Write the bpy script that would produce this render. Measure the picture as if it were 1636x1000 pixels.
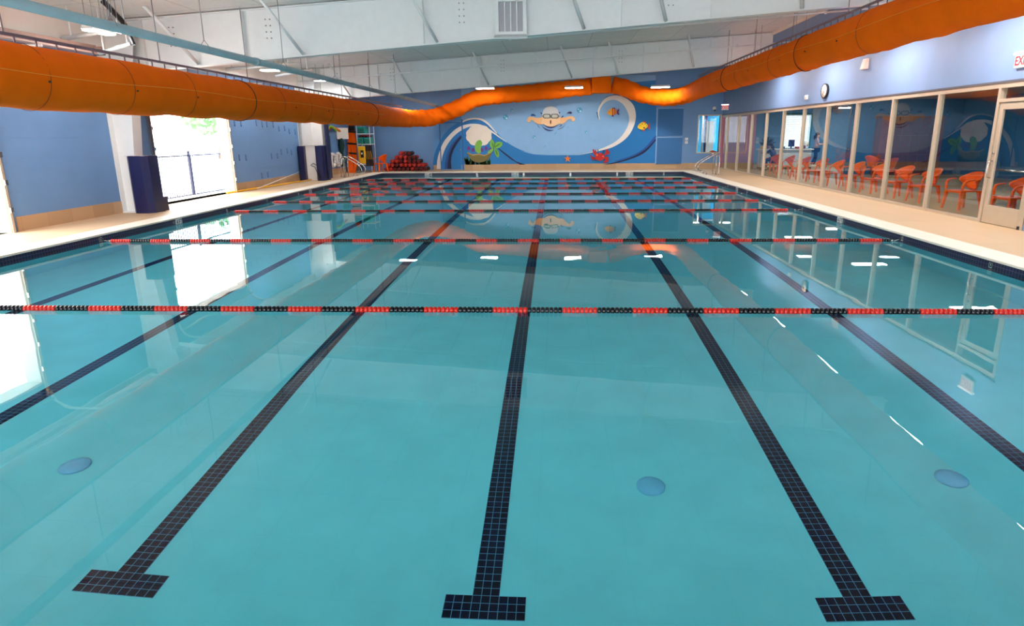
import bpy, bmesh, math, random
from mathutils import Vector, Matrix
PI = math.pi
C = bpy.context.scene.collection
for o in list(bpy.data.objects): bpy.data.objects.remove(o)
scn = bpy.context.scene
# ------------------------------------------------------------ camera, world, exposure
CF, CPIT, CYAW, CROLL, CH, CCX, CCY = 955.36, .2343, .0407, -.0077, 1.8143, 849.87, 443.66
_F = Vector((-math.sin(CYAW)*math.cos(CPIT), math.cos(CYAW)*math.cos(CPIT), -math.sin(CPIT)))
_R0 = Vector((math.cos(CYAW), math.sin(CYAW), 0)); _U0 = _R0.cross(_F)
_R = _R0*math.cos(CROLL)+_U0*math.sin(CROLL); _U = -_R0*math.sin(CROLL)+_U0*math.cos(CROLL)
cam_data = bpy.data.cameras.new('camera'); cam = bpy.data.objects.new('camera', cam_data); C.objects.link(cam)
M = Matrix.Identity(4)
for i in range(3):
    M[i][0] = _R[i]; M[i][1] = _U[i]; M[i][2] = -_F[i]
M[0][3], M[1][3], M[2][3] = 0, 0, CH
cam.matrix_world = M
cam_data.sensor_width = 36; cam_data.lens = CF*36/1636
cam_data.shift_x = (818-CCX)/1636; cam_data.shift_y = -(500-CCY)/1636
cam_data.clip_start = .05; cam_data.clip_end = 400
scn.camera = cam
scn.view_settings.view_transform = 'Standard'; scn.view_settings.look = 'None'
scn.view_settings.gamma = 1; scn.view_settings.use_curve_mapping = False
scn.view_settings.exposure = 1.2
world = bpy.data.worlds.new('world'); scn.world = world; world.use_nodes = True
bg = world.node_tree.nodes['Background']; bg.inputs[0].default_value = (.94, .97, 1, 1); bg.inputs[1].default_value = 5.0

def portal(loc, rot, sx, sy):
    l = bpy.data.lights.new('daylight_portal', 'AREA'); l.shape = 'RECTANGLE'; l.size = sx; l.size_y = sy
    o = bpy.data.objects.new('daylight_portal', l); C.objects.link(o); o.location = loc; o.rotation_euler = rot
    l.cycles.is_portal = True
    return o
portal((-10.4, 16.6, 1.5), (0, -PI/2, 0), 2.9, 3.9)
portal((-10.4, 8.2, 1.5), (0, -PI/2, 0), 2.9, 5.0)
portal((-10.4, -.6, 1.5), (0, -PI/2, 0), 2.9, 3.9)
portal((-.9, -4.3, 2.2), (PI/2, 0, PI), 15.6, 2.7)

def ray(x, y): return _F+_R*((x-CCX)/CF)-_U*((y-CCY)/CF)
def atY(x, y, Y):
    d = ray(x, y); t = Y/d[1]; return Vector((d[0]*t, Y, CH+d[2]*t))
def atX(x, y, X):
    d = ray(x, y); t = X/d[0]; return Vector((X, d[1]*t, CH+d[2]*t))
def atZ(x, y, Z):
    d = ray(x, y); t = (Z-CH)/d[2]; return Vector((d[0]*t, d[1]*t, Z))

# ------------------------------------------------------------ materials
def lin(c):
    c = c/255.0
    return c/12.92 if c <= .04045 else ((c+.055)/1.055)**2.4
def rgb(r, g, b): return (lin(r), lin(g), lin(b), 1)
MATS = {}
def mat(name, col, rough=.5, metal=0, var=.06, scale=6, bump=0, bscale=40, emit=None, estr=0, spec=.5, trans=None):
    if name in MATS: return MATS[name]
    m = bpy.data.materials.new(name); m.use_nodes = True; nt = m.node_tree; N = nt.nodes; L = nt.links
    b = N['Principled BSDF']; b.inputs['Roughness'].default_value = rough; b.inputs['Metallic'].default_value = metal
    b.inputs['Specular IOR Level'].default_value = spec
    tc = N.new('ShaderNodeTexCoord')
    if var:
        n = N.new('ShaderNodeTexNoise'); n.inputs['Scale'].default_value = scale; n.inputs['Detail'].default_value = 3
        L.new(tc.outputs['Object'], n.inputs['Vector'])
        mr = N.new('ShaderNodeMapRange'); mr.inputs[1].default_value = .3; mr.inputs[2].default_value = .7
        mr.inputs[3].default_value = 1-var; mr.inputs[4].default_value = 1+var; L.new(n.outputs[0], mr.inputs[0])
        mx = N.new('ShaderNodeVectorMath'); mx.operation = 'SCALE'; mx.inputs[0].default_value = col[:3]
        L.new(mr.outputs[0], mx.inputs['Scale']); L.new(mx.outputs[0], b.inputs['Base Color'])
    else: b.inputs['Base Color'].default_value = col
    if bump:
        n2 = N.new('ShaderNodeTexNoise'); n2.inputs['Scale'].default_value = bscale; n2.inputs['Detail'].default_value = 4
        L.new(tc.outputs['Object'], n2.inputs['Vector'])
        bp = N.new('ShaderNodeBump'); bp.inputs['Strength'].default_value = bump; bp.inputs['Distance'].default_value = .02
        L.new(n2.outputs[0], bp.inputs['Height']); L.new(bp.outputs[0], b.inputs['Normal'])
    if emit: b.inputs['Emission Color'].default_value = emit; b.inputs['Emission Strength'].default_value = estr
    MATS[name] = m; return m

def grid_mat(name, col, grout, ax=(0, 1), pitch=(.0533, .0533), off=(0, 0), gw=.08, rough=.35, var=.15, bump=.4, spec=.5):
    """tiles on a flat surface: grout lines every pitch along two object axes"""
    m = bpy.data.materials.new(name); m.use_nodes = True; nt = m.node_tree; N = nt.nodes; L = nt.links
    b = N['Principled BSDF']; b.inputs['Roughness'].default_value = rough; b.inputs['Specular IOR Level'].default_value = spec
    tc = N.new('ShaderNodeTexCoord'); sp = N.new('ShaderNodeSeparateXYZ'); L.new(tc.outputs['Object'], sp.inputs[0])
    cells = []; masks = []
    for k in range(2):
        a = N.new('ShaderNodeMath'); a.operation = 'ADD'; L.new(sp.outputs[ax[k]], a.inputs[0]); a.inputs[1].default_value = off[k]
        d = N.new('ShaderNodeMath'); d.operation = 'DIVIDE'; L.new(a.outputs[0], d.inputs[0]); d.inputs[1].default_value = pitch[k]
        fl = N.new('ShaderNodeMath'); fl.operation = 'FLOOR'; L.new(d.outputs[0], fl.inputs[0]); cells.append(fl)
        fr = N.new('ShaderNodeMath'); fr.operation = 'FRACT'; L.new(d.outputs[0], fr.inputs[0])
        s = N.new('ShaderNodeMath'); s.operation = 'SUBTRACT'; L.new(fr.outputs[0], s.inputs[0]); s.inputs[1].default_value = .5
        ab = N.new('ShaderNodeMath'); ab.operation = 'ABSOLUTE'; L.new(s.outputs[0], ab.inputs[0])
        gt = N.new('ShaderNodeMath'); gt.operation = 'GREATER_THAN'; L.new(ab.outputs[0], gt.inputs[0]); gt.inputs[1].default_value = .5-gw*min(pitch)/pitch[k]/2
        masks.append(gt)
    mx = N.new('ShaderNodeMath'); mx.operation = 'MAXIMUM'; L.new(masks[0].outputs[0], mx.inputs[0]); L.new(masks[1].outputs[0], mx.inputs[1])
    cb = N.new('ShaderNodeCombineXYZ'); L.new(cells[0].outputs[0], cb.inputs[0]); L.new(cells[1].outputs[0], cb.inputs[1])
    wn = N.new('ShaderNodeTexWhiteNoise'); L.new(cb.outputs[0], wn.inputs['Vector'])
    mr = N.new('ShaderNodeMapRange'); mr.inputs[3].default_value = 1-var; mr.inputs[4].default_value = 1+var; L.new(wn.outputs['Value'], mr.inputs[0])
    sc = N.new('ShaderNodeVectorMath'); sc.operation = 'SCALE'; sc.inputs[0].default_value = col[:3]; L.new(mr.outputs[0], sc.inputs['Scale'])
    mi = N.new('ShaderNodeMix'); mi.data_type = 'RGBA'; L.new(mx.outputs[0], mi.inputs['Factor']); L.new(sc.outputs[0], mi.inputs['A']); mi.inputs['B'].default_value = grout
    L.new(mi.outputs['Result'], b.inputs['Base Color'])
    if bump:
        inv = N.new('ShaderNodeMath'); inv.operation = 'SUBTRACT'; inv.inputs[0].default_value = 1; L.new(mx.outputs[0], inv.inputs[1])
        bp = N.new('ShaderNodeBump'); bp.inputs['Strength'].default_value = bump; bp.inputs['Distance'].default_value = .004
        L.new(inv.outputs[0], bp.inputs['Height']); L.new(bp.outputs[0], b.inputs['Normal'])
    MATS[name] = m; return m

def glass_mat(name, tint, rough=0.0, ior=1.5):
    """thin pane: straight transmission plus a Fresnel mirror"""
    m = bpy.data.materials.new(name); m.use_nodes = True; nt = m.node_tree; N = nt.nodes; L = nt.links
    N.remove(N['Principled BSDF']); out = N['Material Output']
    t = N.new('ShaderNodeBsdfTransparent'); t.inputs[0].default_value = tint
    g = N.new('ShaderNodeBsdfGlossy'); g.inputs['Roughness'].default_value = rough; g.inputs[0].default_value = (.95, .97, 1, 1)
    lw = N.new('ShaderNodeLayerWeight'); lw.inputs[0].default_value = .5          # facing = 1 - cos, same on both sides of the pane
    pw = N.new('ShaderNodeMath'); pw.operation = 'POWER'; pw.inputs[1].default_value = 4; L.new(lw.outputs['Facing'], pw.inputs[0])
    mu = N.new('ShaderNodeMath'); mu.operation = 'MULTIPLY_ADD'; mu.inputs[1].default_value = .92; mu.inputs[2].default_value = .08; mu.use_clamp = True
    L.new(pw.outputs[0], mu.inputs[0])
    mx = N.new('ShaderNodeMixShader'); L.new(mu.outputs[0], mx.inputs[0]); L.new(t.outputs[0], mx.inputs[1]); L.new(g.outputs[0], mx.inputs[2])
    L.new(mx.outputs[0], out.inputs[0]); MATS[name] = m; return m

blue = mat('blue wall paint', rgb(124, 154, 194), .55, var=.03, scale=2)
def block_wall(name, col):
    m = mat(name, col, .5, var=.03, scale=2); nt = m.node_tree; N = nt.nodes; L = nt.links; b = N['Principled BSDF']
    tc = N.new('ShaderNodeTexCoord'); sp = N.new('ShaderNodeSeparateXYZ'); L.new(tc.outputs['Object'], sp.inputs[0])
    h = []
    d = N.new('ShaderNodeMath'); d.operation = 'DIVIDE'; L.new(sp.outputs[2], d.inputs[0]); d.inputs[1].default_value = .203
    fr = N.new('ShaderNodeMath'); fr.operation = 'FRACT'; L.new(d.outputs[0], fr.inputs[0])
    gt = N.new('ShaderNodeMath'); gt.operation = 'GREATER_THAN'; gt.inputs[1].default_value = .06; L.new(fr.outputs[0], gt.inputs[0])
    bp = N.new('ShaderNodeBump'); bp.inputs['Strength'].default_value = .35; bp.inputs['Distance'].default_value = .008
    L.new(gt.outputs[0], bp.inputs['Height']); L.new(bp.outputs[0], b.inputs['Normal']); return m
blue_block = block_wall('blue painted block', rgb(108, 152, 202))
white_steel = mat('white painted steel', rgb(232, 236, 236), .45, var=.02)
white_paint = mat('white paint', rgb(240, 236, 228), .5, var=.02)
tan_metal = mat('tan anodised aluminium', rgb(205, 188, 165), .35, metal=.25, var=.02)
steel = mat('brushed stainless steel', rgb(200, 195, 190), .2, metal=1, var=.03)
grey_steel = mat('grey galvanised steel', rgb(150, 150, 155), .4, metal=.6, var=.05)
black = mat('black plastic', rgb(18, 18, 22), .35, var=.1)
dark = mat('dark rubber', rgb(30, 28, 30), .6, var=.1)
navy_pad = mat('navy vinyl padding', rgb(22, 24, 74), .35, var=.06, bump=.05)
orange_fab = mat('orange duct fabric', rgb(252, 108, 2), .8, spec=.1, var=.05, scale=2.5, bump=.6, bscale=5)
orange_dark = mat('dark seam thread', rgb(110, 45, 10), .8, var=.05)
orange_light = mat('pale seam thread', rgb(255, 170, 70), .8, var=.05)
orange_plastic = mat('orange moulded plastic', rgb(246, 94, 0), .45, var=.04, spec=.2)
red_float = mat('red float plastic', rgb(196, 32, 14), .28, var=.05)
black_float = mat('black float plastic', rgb(8, 10, 16), .25, var=.1)
pipe_mat = mat('blue grey pipe', rgb(150, 176, 184), .4, metal=0, var=.04)
white_plastic = mat('white plastic', rgb(240, 240, 238), .35, var=.02)
teal_plastic = mat('teal plastic', rgb(30, 165, 150), .4, var=.1)
yellow_plastic = mat('yellow plastic', rgb(250, 190, 10), .4, var=.06)
deck_mat = grid_mat('tan deck tile', rgb(206, 176, 138), rgb(192, 162, 126), (0, 1), (.6, 1.2), (.1, .2), .012, rough=.55, var=.03, bump=.15)
coping_mat = mat('cream coping stone', rgb(240, 230, 212), .45, var=.04, scale=9, bump=.06)
plaster = mat('pale cyan pool plaster', rgb(112, 226, 240), .6, spec=0, var=.04, scale=3, bump=.05)
tile_x = grid_mat('navy waterline tile long side', rgb(14, 8, 50), rgb(90, 92, 130), (1, 2), (.0533, .0533), (0, .162), .09, var=.35)
tile_y = grid_mat('navy waterline tile short side', rgb(14, 14, 58), rgb(70, 76, 120), (0, 2), (.0533, .0533), (0, .162), .09, var=.35)
line_mat = grid_mat('navy lane tile', rgb(5, 3, 36), rgb(80, 150, 190), (0, 1), (.0533, .0533), (.02665, 0), .07, var=.4, rough=.6, spec=0)
base_mat = grid_mat('tan baseboard tile', rgb(190, 158, 120), rgb(165, 138, 106), (1, 2), (.6, 5), (0, 2), .01, var=.12, rough=.45, bump=.1)
base_mat_y = grid_mat('tan baseboard tile far', rgb(190, 158, 120), rgb(165, 138, 106), (0, 2), (.6, 5), (0, 2), .01, var=.12, rough=.45, bump=.1)
lobby_floor = mat('beige lobby floor', rgb(190, 168, 130), .25, var=.05)
concrete = mat('pale concrete', rgb(225, 222, 212), .8, var=.06, scale=1.5)
pane_mat = glass_mat('storefront glass', (.80, .88, .88, 1))
lamp_white = mat('lit lamp diffuser', rgb(255, 250, 245), .5, var=0, emit=(1, .96, .93, 1), estr=14)

def water_mat():
    m = bpy.data.materials.new('pool water'); m.use_nodes = True; nt = m.node_tree; N = nt.nodes; L = nt.links
    N.remove(N['Principled BSDF']); out = N['Material Output']
    g = N.new('ShaderNodeBsdfGlass'); g.inputs['Color'].default_value = (.97, 1, 1, 1); g.inputs['Roughness'].default_value = 0; g.inputs['IOR'].default_value = 1.333
    tc = N.new('ShaderNodeTexCoord')
    n = N.new('ShaderNodeTexNoise'); n.inputs['Scale'].default_value = .9; n.inputs['Detail'].default_value = 2; L.new(tc.outputs['Object'], n.inputs['Vector'])
    n2 = N.new('ShaderNodeTexNoise'); n2.inputs['Scale'].default_value = .16; n2.inputs['Detail'].default_value = 1; L.new(tc.outputs['Object'], n2.inputs['Vector'])
    mr = N.new('ShaderNodeMapRange'); mr.inputs[1].default_value = .42; mr.inputs[2].default_value = .62; L.new(n2.outputs[0], mr.inputs[0])
    mu = N.new('ShaderNodeMath'); mu.operation = 'MULTIPLY'; L.new(n.outputs[0], mu.inputs[0]); L.new(mr.outputs[0], mu.inputs[1])
    bp = N.new('ShaderNodeBump'); bp.inputs['Strength'].default_value = 1; bp.inputs['Distance'].default_value = .0035
    L.new(mu.outputs[0], bp.inputs['Height']); L.new(bp.outputs[0], g.inputs['Normal'])
    L.new(g.outputs[0], out.inputs[0]); return m

# ------------------------------------------------------------ mesh helpers
class MB:
    def __init__(s): s.bm = bmesh.new(); s.mi = 0
    def face(s, vs, smooth=False):
        try: f = s.bm.faces.new(vs)
        except ValueError: return None
        f.material_index = s.mi; f.smooth = smooth; return f
    def box(s, a, b, bev=0):
        x0, x1 = sorted((a[0], b[0])); y0, y1 = sorted((a[1], b[1])); z0, z1 = sorted((a[2], b[2]))
        return s.hexa([(x0, y0, z0), (x1, y0, z0), (x1, y1, z0), (x0, y1, z0)], [(x0, y0, z1), (x1, y0, z1), (x1, y1, z1), (x0, y1, z1)], bev)
    def hexa(s, lo, hi, bev=0):
        v = [s.bm.verts.new(p) for p in list(lo)+list(hi)]; n = len(lo)
        fs = [s.face(list(reversed(v[:n]))), s.face(v[n:])]
        for i in range(n): fs.append(s.face([v[i], v[(i+1) % n], v[n+(i+1) % n], v[n+i]]))
        if bev:
            es = set(e for f in fs if f for e in f.edges)
            r = bmesh.ops.bevel(s.bm, geom=list(es), offset=bev, segments=2, affect='EDGES', profile=.5)
            for f in r['faces']: f.material_index = s.mi
        return s
    def prism(s, pts, vec, bev=0):
        vec = Vector(vec); lo = [Vector(p) for p in pts]; return s.hexa(lo, [p+vec for p in lo], bev)
    def rings(s, rs, close_ends=True, smooth=True, loop=False):
        vs = [[s.bm.verts.new(p) for p in r] for r in rs]; n = len(vs[0])
        rng = range(len(vs)) if loop else range(len(vs)-1)
        for i in rng:
            a, b = vs[i], vs[(i+1) % len(vs)]
            for j in range(n): s.face([a[j], a[(j+1) % n], b[(j+1) % n], b[j]], smooth)
        if close_ends and not loop: s.face(list(reversed(vs[0]))); s.face(vs[-1])
        return s
    def tube(s, pts, r, n=10, loop=False, radii=None, squash=None):
        pts = [Vector(p) for p in pts]; rs = []; N = len(pts)
        up = Vector((0, 0, 1)); prev = None
        for i, p in enumerate(pts):
            if loop: t = pts[(i+1) % N]-pts[i-1]
            else: t = pts[min(i+1, N-1)]-pts[max(i-1, 0)]
            if t.length < 1e-9: t = Vector((0, 0, 1))
            t.normalize()
            if prev is None:
                ref = up if abs(t.z) < .9 else Vector((1, 0, 0)); a = t.cross(ref).normalized()
            else:
                a = (prev-t*prev.dot(t));
                a = a.normalized() if a.length > 1e-6 else t.cross(up).normalized()
            prev = a; b = t.cross(a); rr = radii[i] if radii else r
            rs.append([p+(a*math.cos(2*PI*j/n)+b*math.sin(2*PI*j/n))*rr for j in range(n)])
        return s.rings(rs, loop=loop)
    def cyl(s, a, b, r, n=12, r2=None): return s.tube([a, b], r, n, radii=[r, r if r2 is None else r2])
    def lathe(s, prof, c=(0, 0, 0), n=16, axis='Z'):
        rs = []
        for r, h in prof:
            ring = []
            for j in range(n):
                a = 2*PI*j/n
                if axis == 'Z': q = (c[0]+r*math.cos(a), c[1]+r*math.sin(a), c[2]+h)
                elif axis == 'X': q = (c[0]+h, c[1]+r*math.cos(a), c[2]+r*math.sin(a))
                else: q = (c[0]+r*math.cos(a), c[1]+h, c[2]-r*math.sin(a))
                ring.append(Vector(q))
            rs.append(ring)
        return s.rings(rs)
    def ball(s, c, r, n=12, m=8):
        if not hasattr(r, '__len__'): r = (r, r, r)
        rs = []
        for i in range(1, m):
            t = PI*i/m
            rs.append([Vector((c[0]+r[0]*math.sin(t)*math.cos(2*PI*j/n), c[1]+r[1]*math.sin(t)*math.sin(2*PI*j/n), c[2]-r[2]*math.cos(t))) for j in range(n)])
        return s.rings(rs)
    def torus(s, c, R, r, axis='Z', n=24, m=8):
        pts = []
        for j in range(n):
            a = 2*PI*j/n; u, v = R*math.cos(a), R*math.sin(a)
            pts.append((c[0]+u, c[1]+v, c[2]) if axis == 'Z' else (c[0], c[1]+u, c[2]+v) if axis == 'X' else (c[0]+u, c[1], c[2]+v))
        return s.tube(pts, r, m, loop=True)
    def poly(s, pts):
        v = [s.bm.verts.new(p) for p in pts]; s.face(v); return s
    def build(s, name, m, parent=None, label=None):
        bmesh.ops.recalc_face_normals(s.bm, faces=s.bm.faces[:])
        me = bpy.data.meshes.new(name); s.bm.to_mesh(me); s.bm.free()
        for k in (m if isinstance(m, (list, tuple)) else [m]): me.materials.append(k)
        o = bpy.data.objects.new(name, me); C.objects.link(o)
        if parent: o.parent = parent
        if label: o['label'] = label
        return o
def recentre(o, p):
    """put the origin of a mesh at p"""
    p = Vector(p); o.data.transform(Matrix.Translation(-p)); o.location = p; return o
def thing(name, label, cat, loc=(0, 0, 0), rz=0, group=None):
    o = bpy.data.objects.new(name, None); C.objects.link(o); o.location = loc; o.rotation_euler = (0, 0, rz); o.empty_display_size = .1
    return tag(o, label, cat, group)
def tag(o, label, cat, group=None, kind=None):
    o['label'] = label; o['category'] = cat
    if group: o['group'] = group
    if kind: o['kind'] = kind
    return o
def struct(o): o['kind'] = 'structure'; return o
def dup(o, label=None, parent=None):
    c = o.copy(); C.objects.link(c); c.parent = parent
    if label: c['label'] = label
    for ch in list(o.children): dup(ch, None, c)
    return c
def text(body, size, m, name, parent=None, loc=(0, 0, 0), rot=(PI/2, 0, 0), ext=.002, sx=1):
    cu = bpy.data.curves.new('t', 'FONT'); cu.body = body; cu.size = size; cu.align_x = 'CENTER'; cu.align_y = 'CENTER'; cu.extrude = ext; cu.offset = .004 if body == 'EXIT' else 0
    t = bpy.data.objects.new('t', cu); C.objects.link(t); bpy.context.view_layer.update()
    me = bpy.data.meshes.new_from_object(t.evaluated_get(bpy.context.evaluated_depsgraph_get()))
    bpy.data.objects.remove(t); me.materials.clear(); me.materials.append(m)
    o = bpy.data.objects.new(name, me); C.objects.link(o); o.location = loc; o.rotation_euler = rot; o.scale = (sx, 1, 1)
    if parent: o.parent = parent
    return o

# ------------------------------------------------------------ dimensions
XL, XR, YN, YF, DEP = -8.19, 5.91, 1.25, 28.32, 1.425     # pool
ZT, ZD = .105, .13                                         # top of tile band, deck
WL, WR, WF, WN = -10.05, 8.1, 30.5, -4.0                   # walls
GT = 2.63
ROPE_Y = [6.048+2.134*k for k in (0, 2, 4, 5, 6, 7, 8, 9)]
def zroof(x): return 4.85+.062*(x)
# ------------------------------------------------------------ pool basin, water, deck
b = MB(); b.box((XL-.3, YN-.3, -DEP-.2), (XR+.3, YF+.3, -DEP)); struct(b.build('floor_pool', plaster)).cycles.is_caustics_receiver = True
for nm, a, c in (('wall_pool_left', (XL-.3, YN-.3, -DEP), (XL, YF+.3, -.162)), ('wall_pool_right', (XR, YN-.3, -DEP), (XR+.3, YF+.3, -.162)),
                 ('wall_pool_near', (XL, YN-.3, -DEP), (XR, YN, -.162)), ('wall_pool_far', (XL, YF, -DEP), (XR, YF+.3, -.162))):
    b = MB(); b.box(a, c); struct(b.build(nm, plaster))
for nm, a, c, m in (('trim_pool_left', (XL-.3, YN-.3, -.162), (XL, YF+.3, ZT), tile_x), ('trim_pool_right', (XR, YN-.3, -.162), (XR+.3, YF+.3, ZT), tile_x),
                    ('trim_pool_near', (XL, YN-.3, -.162), (XR, YN, ZT), tile_y), ('trim_pool_far', (XL, YF, -.162), (XR, YF+.3, ZT), tile_y)):
    b = MB(); b.box(a, c); struct(b.build(nm, m))
b = MB(); b.poly([(XL, YN, 0), (XR, YN, 0), (XR, YF, 0), (XL, YF, 0)])
w = b.build('pool_water', water_mat()); w.cycles.is_caustics_caster = True; tag(w, 'calm clear cyan swimming pool water crossed by lane ropes', 'water', kind='stuff')
# coping
CW = .46
for nm, a, c in (('trim_coping_left', (XL-CW, YN-CW, ZT), (XL+.02, YF+CW, ZD+.012)), ('trim_coping_right', (XR-.02, YN-CW, ZT), (XR+CW, YF+CW, ZD+.012)),
                 ('trim_coping_near', (XL+.02, YN-CW, ZT), (XR-.02, YN+.02, ZD+.012)), ('trim_coping_far', (XL+.02, YF-.02, ZT), (XR-.02, YF+CW, ZD+.012))):
    b = MB(); b.box(a, c, .008); struct(b.build(nm, coping_mat))
b = MB()
b.box((WL-.4, WN-.2, -.1), (XL-CW, WF+.2, ZD)); b.box((XR+CW, WN-.2, -.1), (WR+.0, WF+.2, ZD))
b.box((XL-CW, WN-.2, -.1), (XR+CW, YN-CW, ZD)); b.box((XL-CW, YF+CW, -.1), (XR+CW, WF+.2, ZD))
struct(b.build('floor', deck_mat))
# lane markings on the pool floor
LX = [3.50, 1.748, -.411, -2.570, -4.729, -6.888]
names = ['rightmost dark lane line on the pool floor, beside the glazed side', 'dark tiled lane line ending in a T, second from the right',
         'dark tiled lane line ending in a T at the bottom centre', 'dark tiled lane line ending in a T, at the lower left',
         'dark tiled lane line leaving the left edge below the nearest rope', 'leftmost dark lane line, close to the pool wall by the open doors']
P2 = .0533
for x, lb in zip(LX, names):
    b = MB(); y0 = 3.01-3*P2; y1 = YF-1.5
    b.box((-4.5*P2, 0, 0), (4.5*P2, 3*P2, .004)); b.box((-1.5*P2, 3*P2, 0), (1.5*P2, y1-y0, .004)); b.box((-4.5*P2, y1-y0, 0), (4.5*P2, y1-y0+3*P2, .004))
    o = b.build('lane_line', line_mat); o.location = (x, y0, -DEP); tag(o, lb, 'lane line'); o.cycles.is_caustics_receiver = True
# floor drains
for (x, y), lb in zip(((.71, 4.0), (-3.64, 3.94), (2.88, 4.01)), ('round pale blue drain cover between the centre and right T marks', 'round pale blue drain cover at the lower left of the pool', 'round pale blue drain cover near the right edge of the pool')):
    b = MB(); b.lathe([(.001, .03), (.05, .03), (.095, .022), (.105, .01), (.105, 0)], n=24)
    o = b.build('drain_cover', mat('pale blue drain plastic', rgb(96, 196, 236), .4)); o.location = (x, y, -DEP); tag(o, lb, 'drain cover')

# ------------------------------------------------------------ lane ropes
def disc_mesh(m):
    b = MB(); b.lathe([(.012, -.021), (.030, -.020), (.038, -.012), (.040, 0), (.038, .012), (.030, .020), (.012, .021)], n=14, axis='X')
    o = b.build('float_disc', m); me = o.data; bpy.data.objects.remove(o); return me
disc_r, disc_b = disc_mesh(red_float), disc_mesh(black_float)
def section_mesh(m, n=8, p=.0458):
    b = MB()
    for i in range(n): b.lathe([(.012, -.021), (.034, -.018), (.040, 0), (.034, .018), (.012, .021)], c=((i-(n-1)/2)*p, 0, 0), n=8, axis='X')
    o = b.build('s', m); me = o.data; bpy.data.objects.remove(o); return me
sec_r, sec_b = section_mesh(red_float), section_mesh(black_float)
rope_lb = ['nearest rope of red and black floats, across the whole picture', 'second nearest rope of red and black floats across the pool', 'third nearest lane rope of red and black floats',
           'fourth nearest lane rope of red and black floats', 'fifth nearest lane rope of red and black floats', 'sixth nearest lane rope of red and black floats',
           'lane rope of red and black floats, last but one before the far end', 'farthest lane rope of red and black floats, along the far pool end']
for k, Y in enumerate(ROPE_Y):
    t = thing('lane_rope', rope_lb[k], 'lane rope', (0, Y, .012))
    b = MB(); b.cyl((XL+.01, 0, .03), (XL+.14, 0, .0), .004, 6); b.cyl((XL+.14, 0, 0), (XR-.14, 0, 0), .005, 6); b.cyl((XR-.14, 0, 0), (XR-.01, 0, .03), .004, 6)
    b.build('cable', steel, t)
    for sx in (XL+.16, XR-.16):
        b = MB(); b.torus((sx, 0, 0), .018, .004, 'Y', 12, 6); b.cyl((sx-.02, 0, 0), (sx+.02, 0, 0), .01, 8); b.build('end_hook', steel, t)
    p = .0458; x0 = XL+.2; n = int((XR-.2-x0)/p)
    if k < 2:
        cx_vis = -.6; idx = sorted(range(n), key=lambda i: abs(x0+i*p-cx_vis))[:100]; near = set(idx)
        rest = MB()
        for i in range(n):
            red = (i//8) % 2 == 0; x = x0+(i+.5)*p
            if i in near:
                o = bpy.data.objects.new('float_disc', disc_r if red else disc_b); C.objects.link(o); o.parent = t; o.location = (x, 0, 0)
                o['label'] = 'red plastic float disc' if red else 'black plastic float disc'
            else:
                rest.mi = 0 if red else 1
                rest.lathe([(.012, -.021), (.030, -.020), (.038, -.012), (.040, 0), (.038, .012), (.030, .020), (.012, .021)], c=(x, 0, 0), n=12, axis='X')
        o = rest.build('float_discs', [red_float, black_float], t); o['kind'] = 'stuff'
    else:
        for i in range(n//8):
            red = i % 2 == 0
            o = bpy.data.objects.new('red_float_section' if red else 'black_float_section', sec_r if red else sec_b); C.objects.link(o); o.parent = t
            o.location = (x0+(i*8+4)*p, 0, 0)
# rope anchors in the tile band, every 7 ft
anch = {}
for side, X, s in (('left', XL, 1), ('right', XR, -1)):
    for i in range(10):
        Y = 6.048+2.134*i
        b = MB(); b.box((0, -.035, -.035), (s*.006, .035, -.024)); b.box((0, -.035, .024), (s*.006, .035, .035)); b.box((0, -.035, -.024), (s*.006, -.024, .024)); b.box((0, .024, -.024), (s*.006, .035, .024))
        b.mi = 1; b.box((s*.0005, -.024, -.024), (s*.002, .024, .024)); b.mi = 0; b.cyl((s*.004, 0, -.02), (s*.004, 0, .02), .004, 6)
        o = b.build('anchor_cup', [steel, black]); o.location = (X, Y, .045)
        tag(o, 'small square rope anchor cup set in the navy tiles of the %s pool side' % side, 'anchor cup', 'rope anchor cups along the %s pool side' % side)
for i, X in enumerate([-5.9, -3.7, -1.5, .68, 2.85, 5.0]):
    b = MB(); b.box((-.035, 0, -.035), (.035, -.006, .035)); b.mi = 1; b.box((-.024, -.007, -.024), (.024, -.006, .024))
    o = b.build('anchor_cup', [steel, black]); o.location = (X, YF, .045)
    tag(o, 'small square rope anchor cup in the navy tiles of the far pool end', 'anchor cup', 'rope anchor cups along the far pool end')
# depth markers
def marker(parts, loc, rz, label, w=.11, h=.15):
    t = thing('depth_marker', label, 'depth marker', loc, rz)
    for i, ch in enumerate(parts):
        x = (i-(len(parts)-1)/2)*(w+.006)
        b = MB(); b.box((x-w/2, -.006, -h/2), (x+w/2, 0, h/2)); b.build('white_tile', white_plastic, t)
        text(ch, .15 if len(ch) < 3 else .075, black, 'black_lettering', t, (x, -.007, 0), (PI/2, 0, 0), .001, .8 if len(ch) < 3 else .75)
marker(['4', 'FT'], (XL+.0005, 12.62, .03), PI/2, 'white depth marker reading 4 FT on the left pool side by the open door')
marker(['4', 'FT'], (XR-.0005, 12.62, .03), -PI/2, 'white depth marker reading 4 FT on the right pool side below the glazing')
marker(['4', 'FT'], (XL+.0005, 19.8, .03), PI/2, 'white depth marker on the left pool side, farther along, below the blue wall')
marker(['4', 'FT'], (XR-.0005, 19.9, .03), -PI/2, 'white depth marker on the right pool side, farther along towards the corner')
for X, lb in ((-6.0, 'leftmost white depth marker reading 3 1/2 FT on the far pool end'), (-1.9, 'middle white depth marker reading 3 1/2 FT on the far pool end'), (3.42, 'rightmost white depth marker reading 3 1/2 FT on the far pool end')):
    marker(['3', '1/2', 'FT'], (X, YF-.0005, .03), 0, lb)

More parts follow.
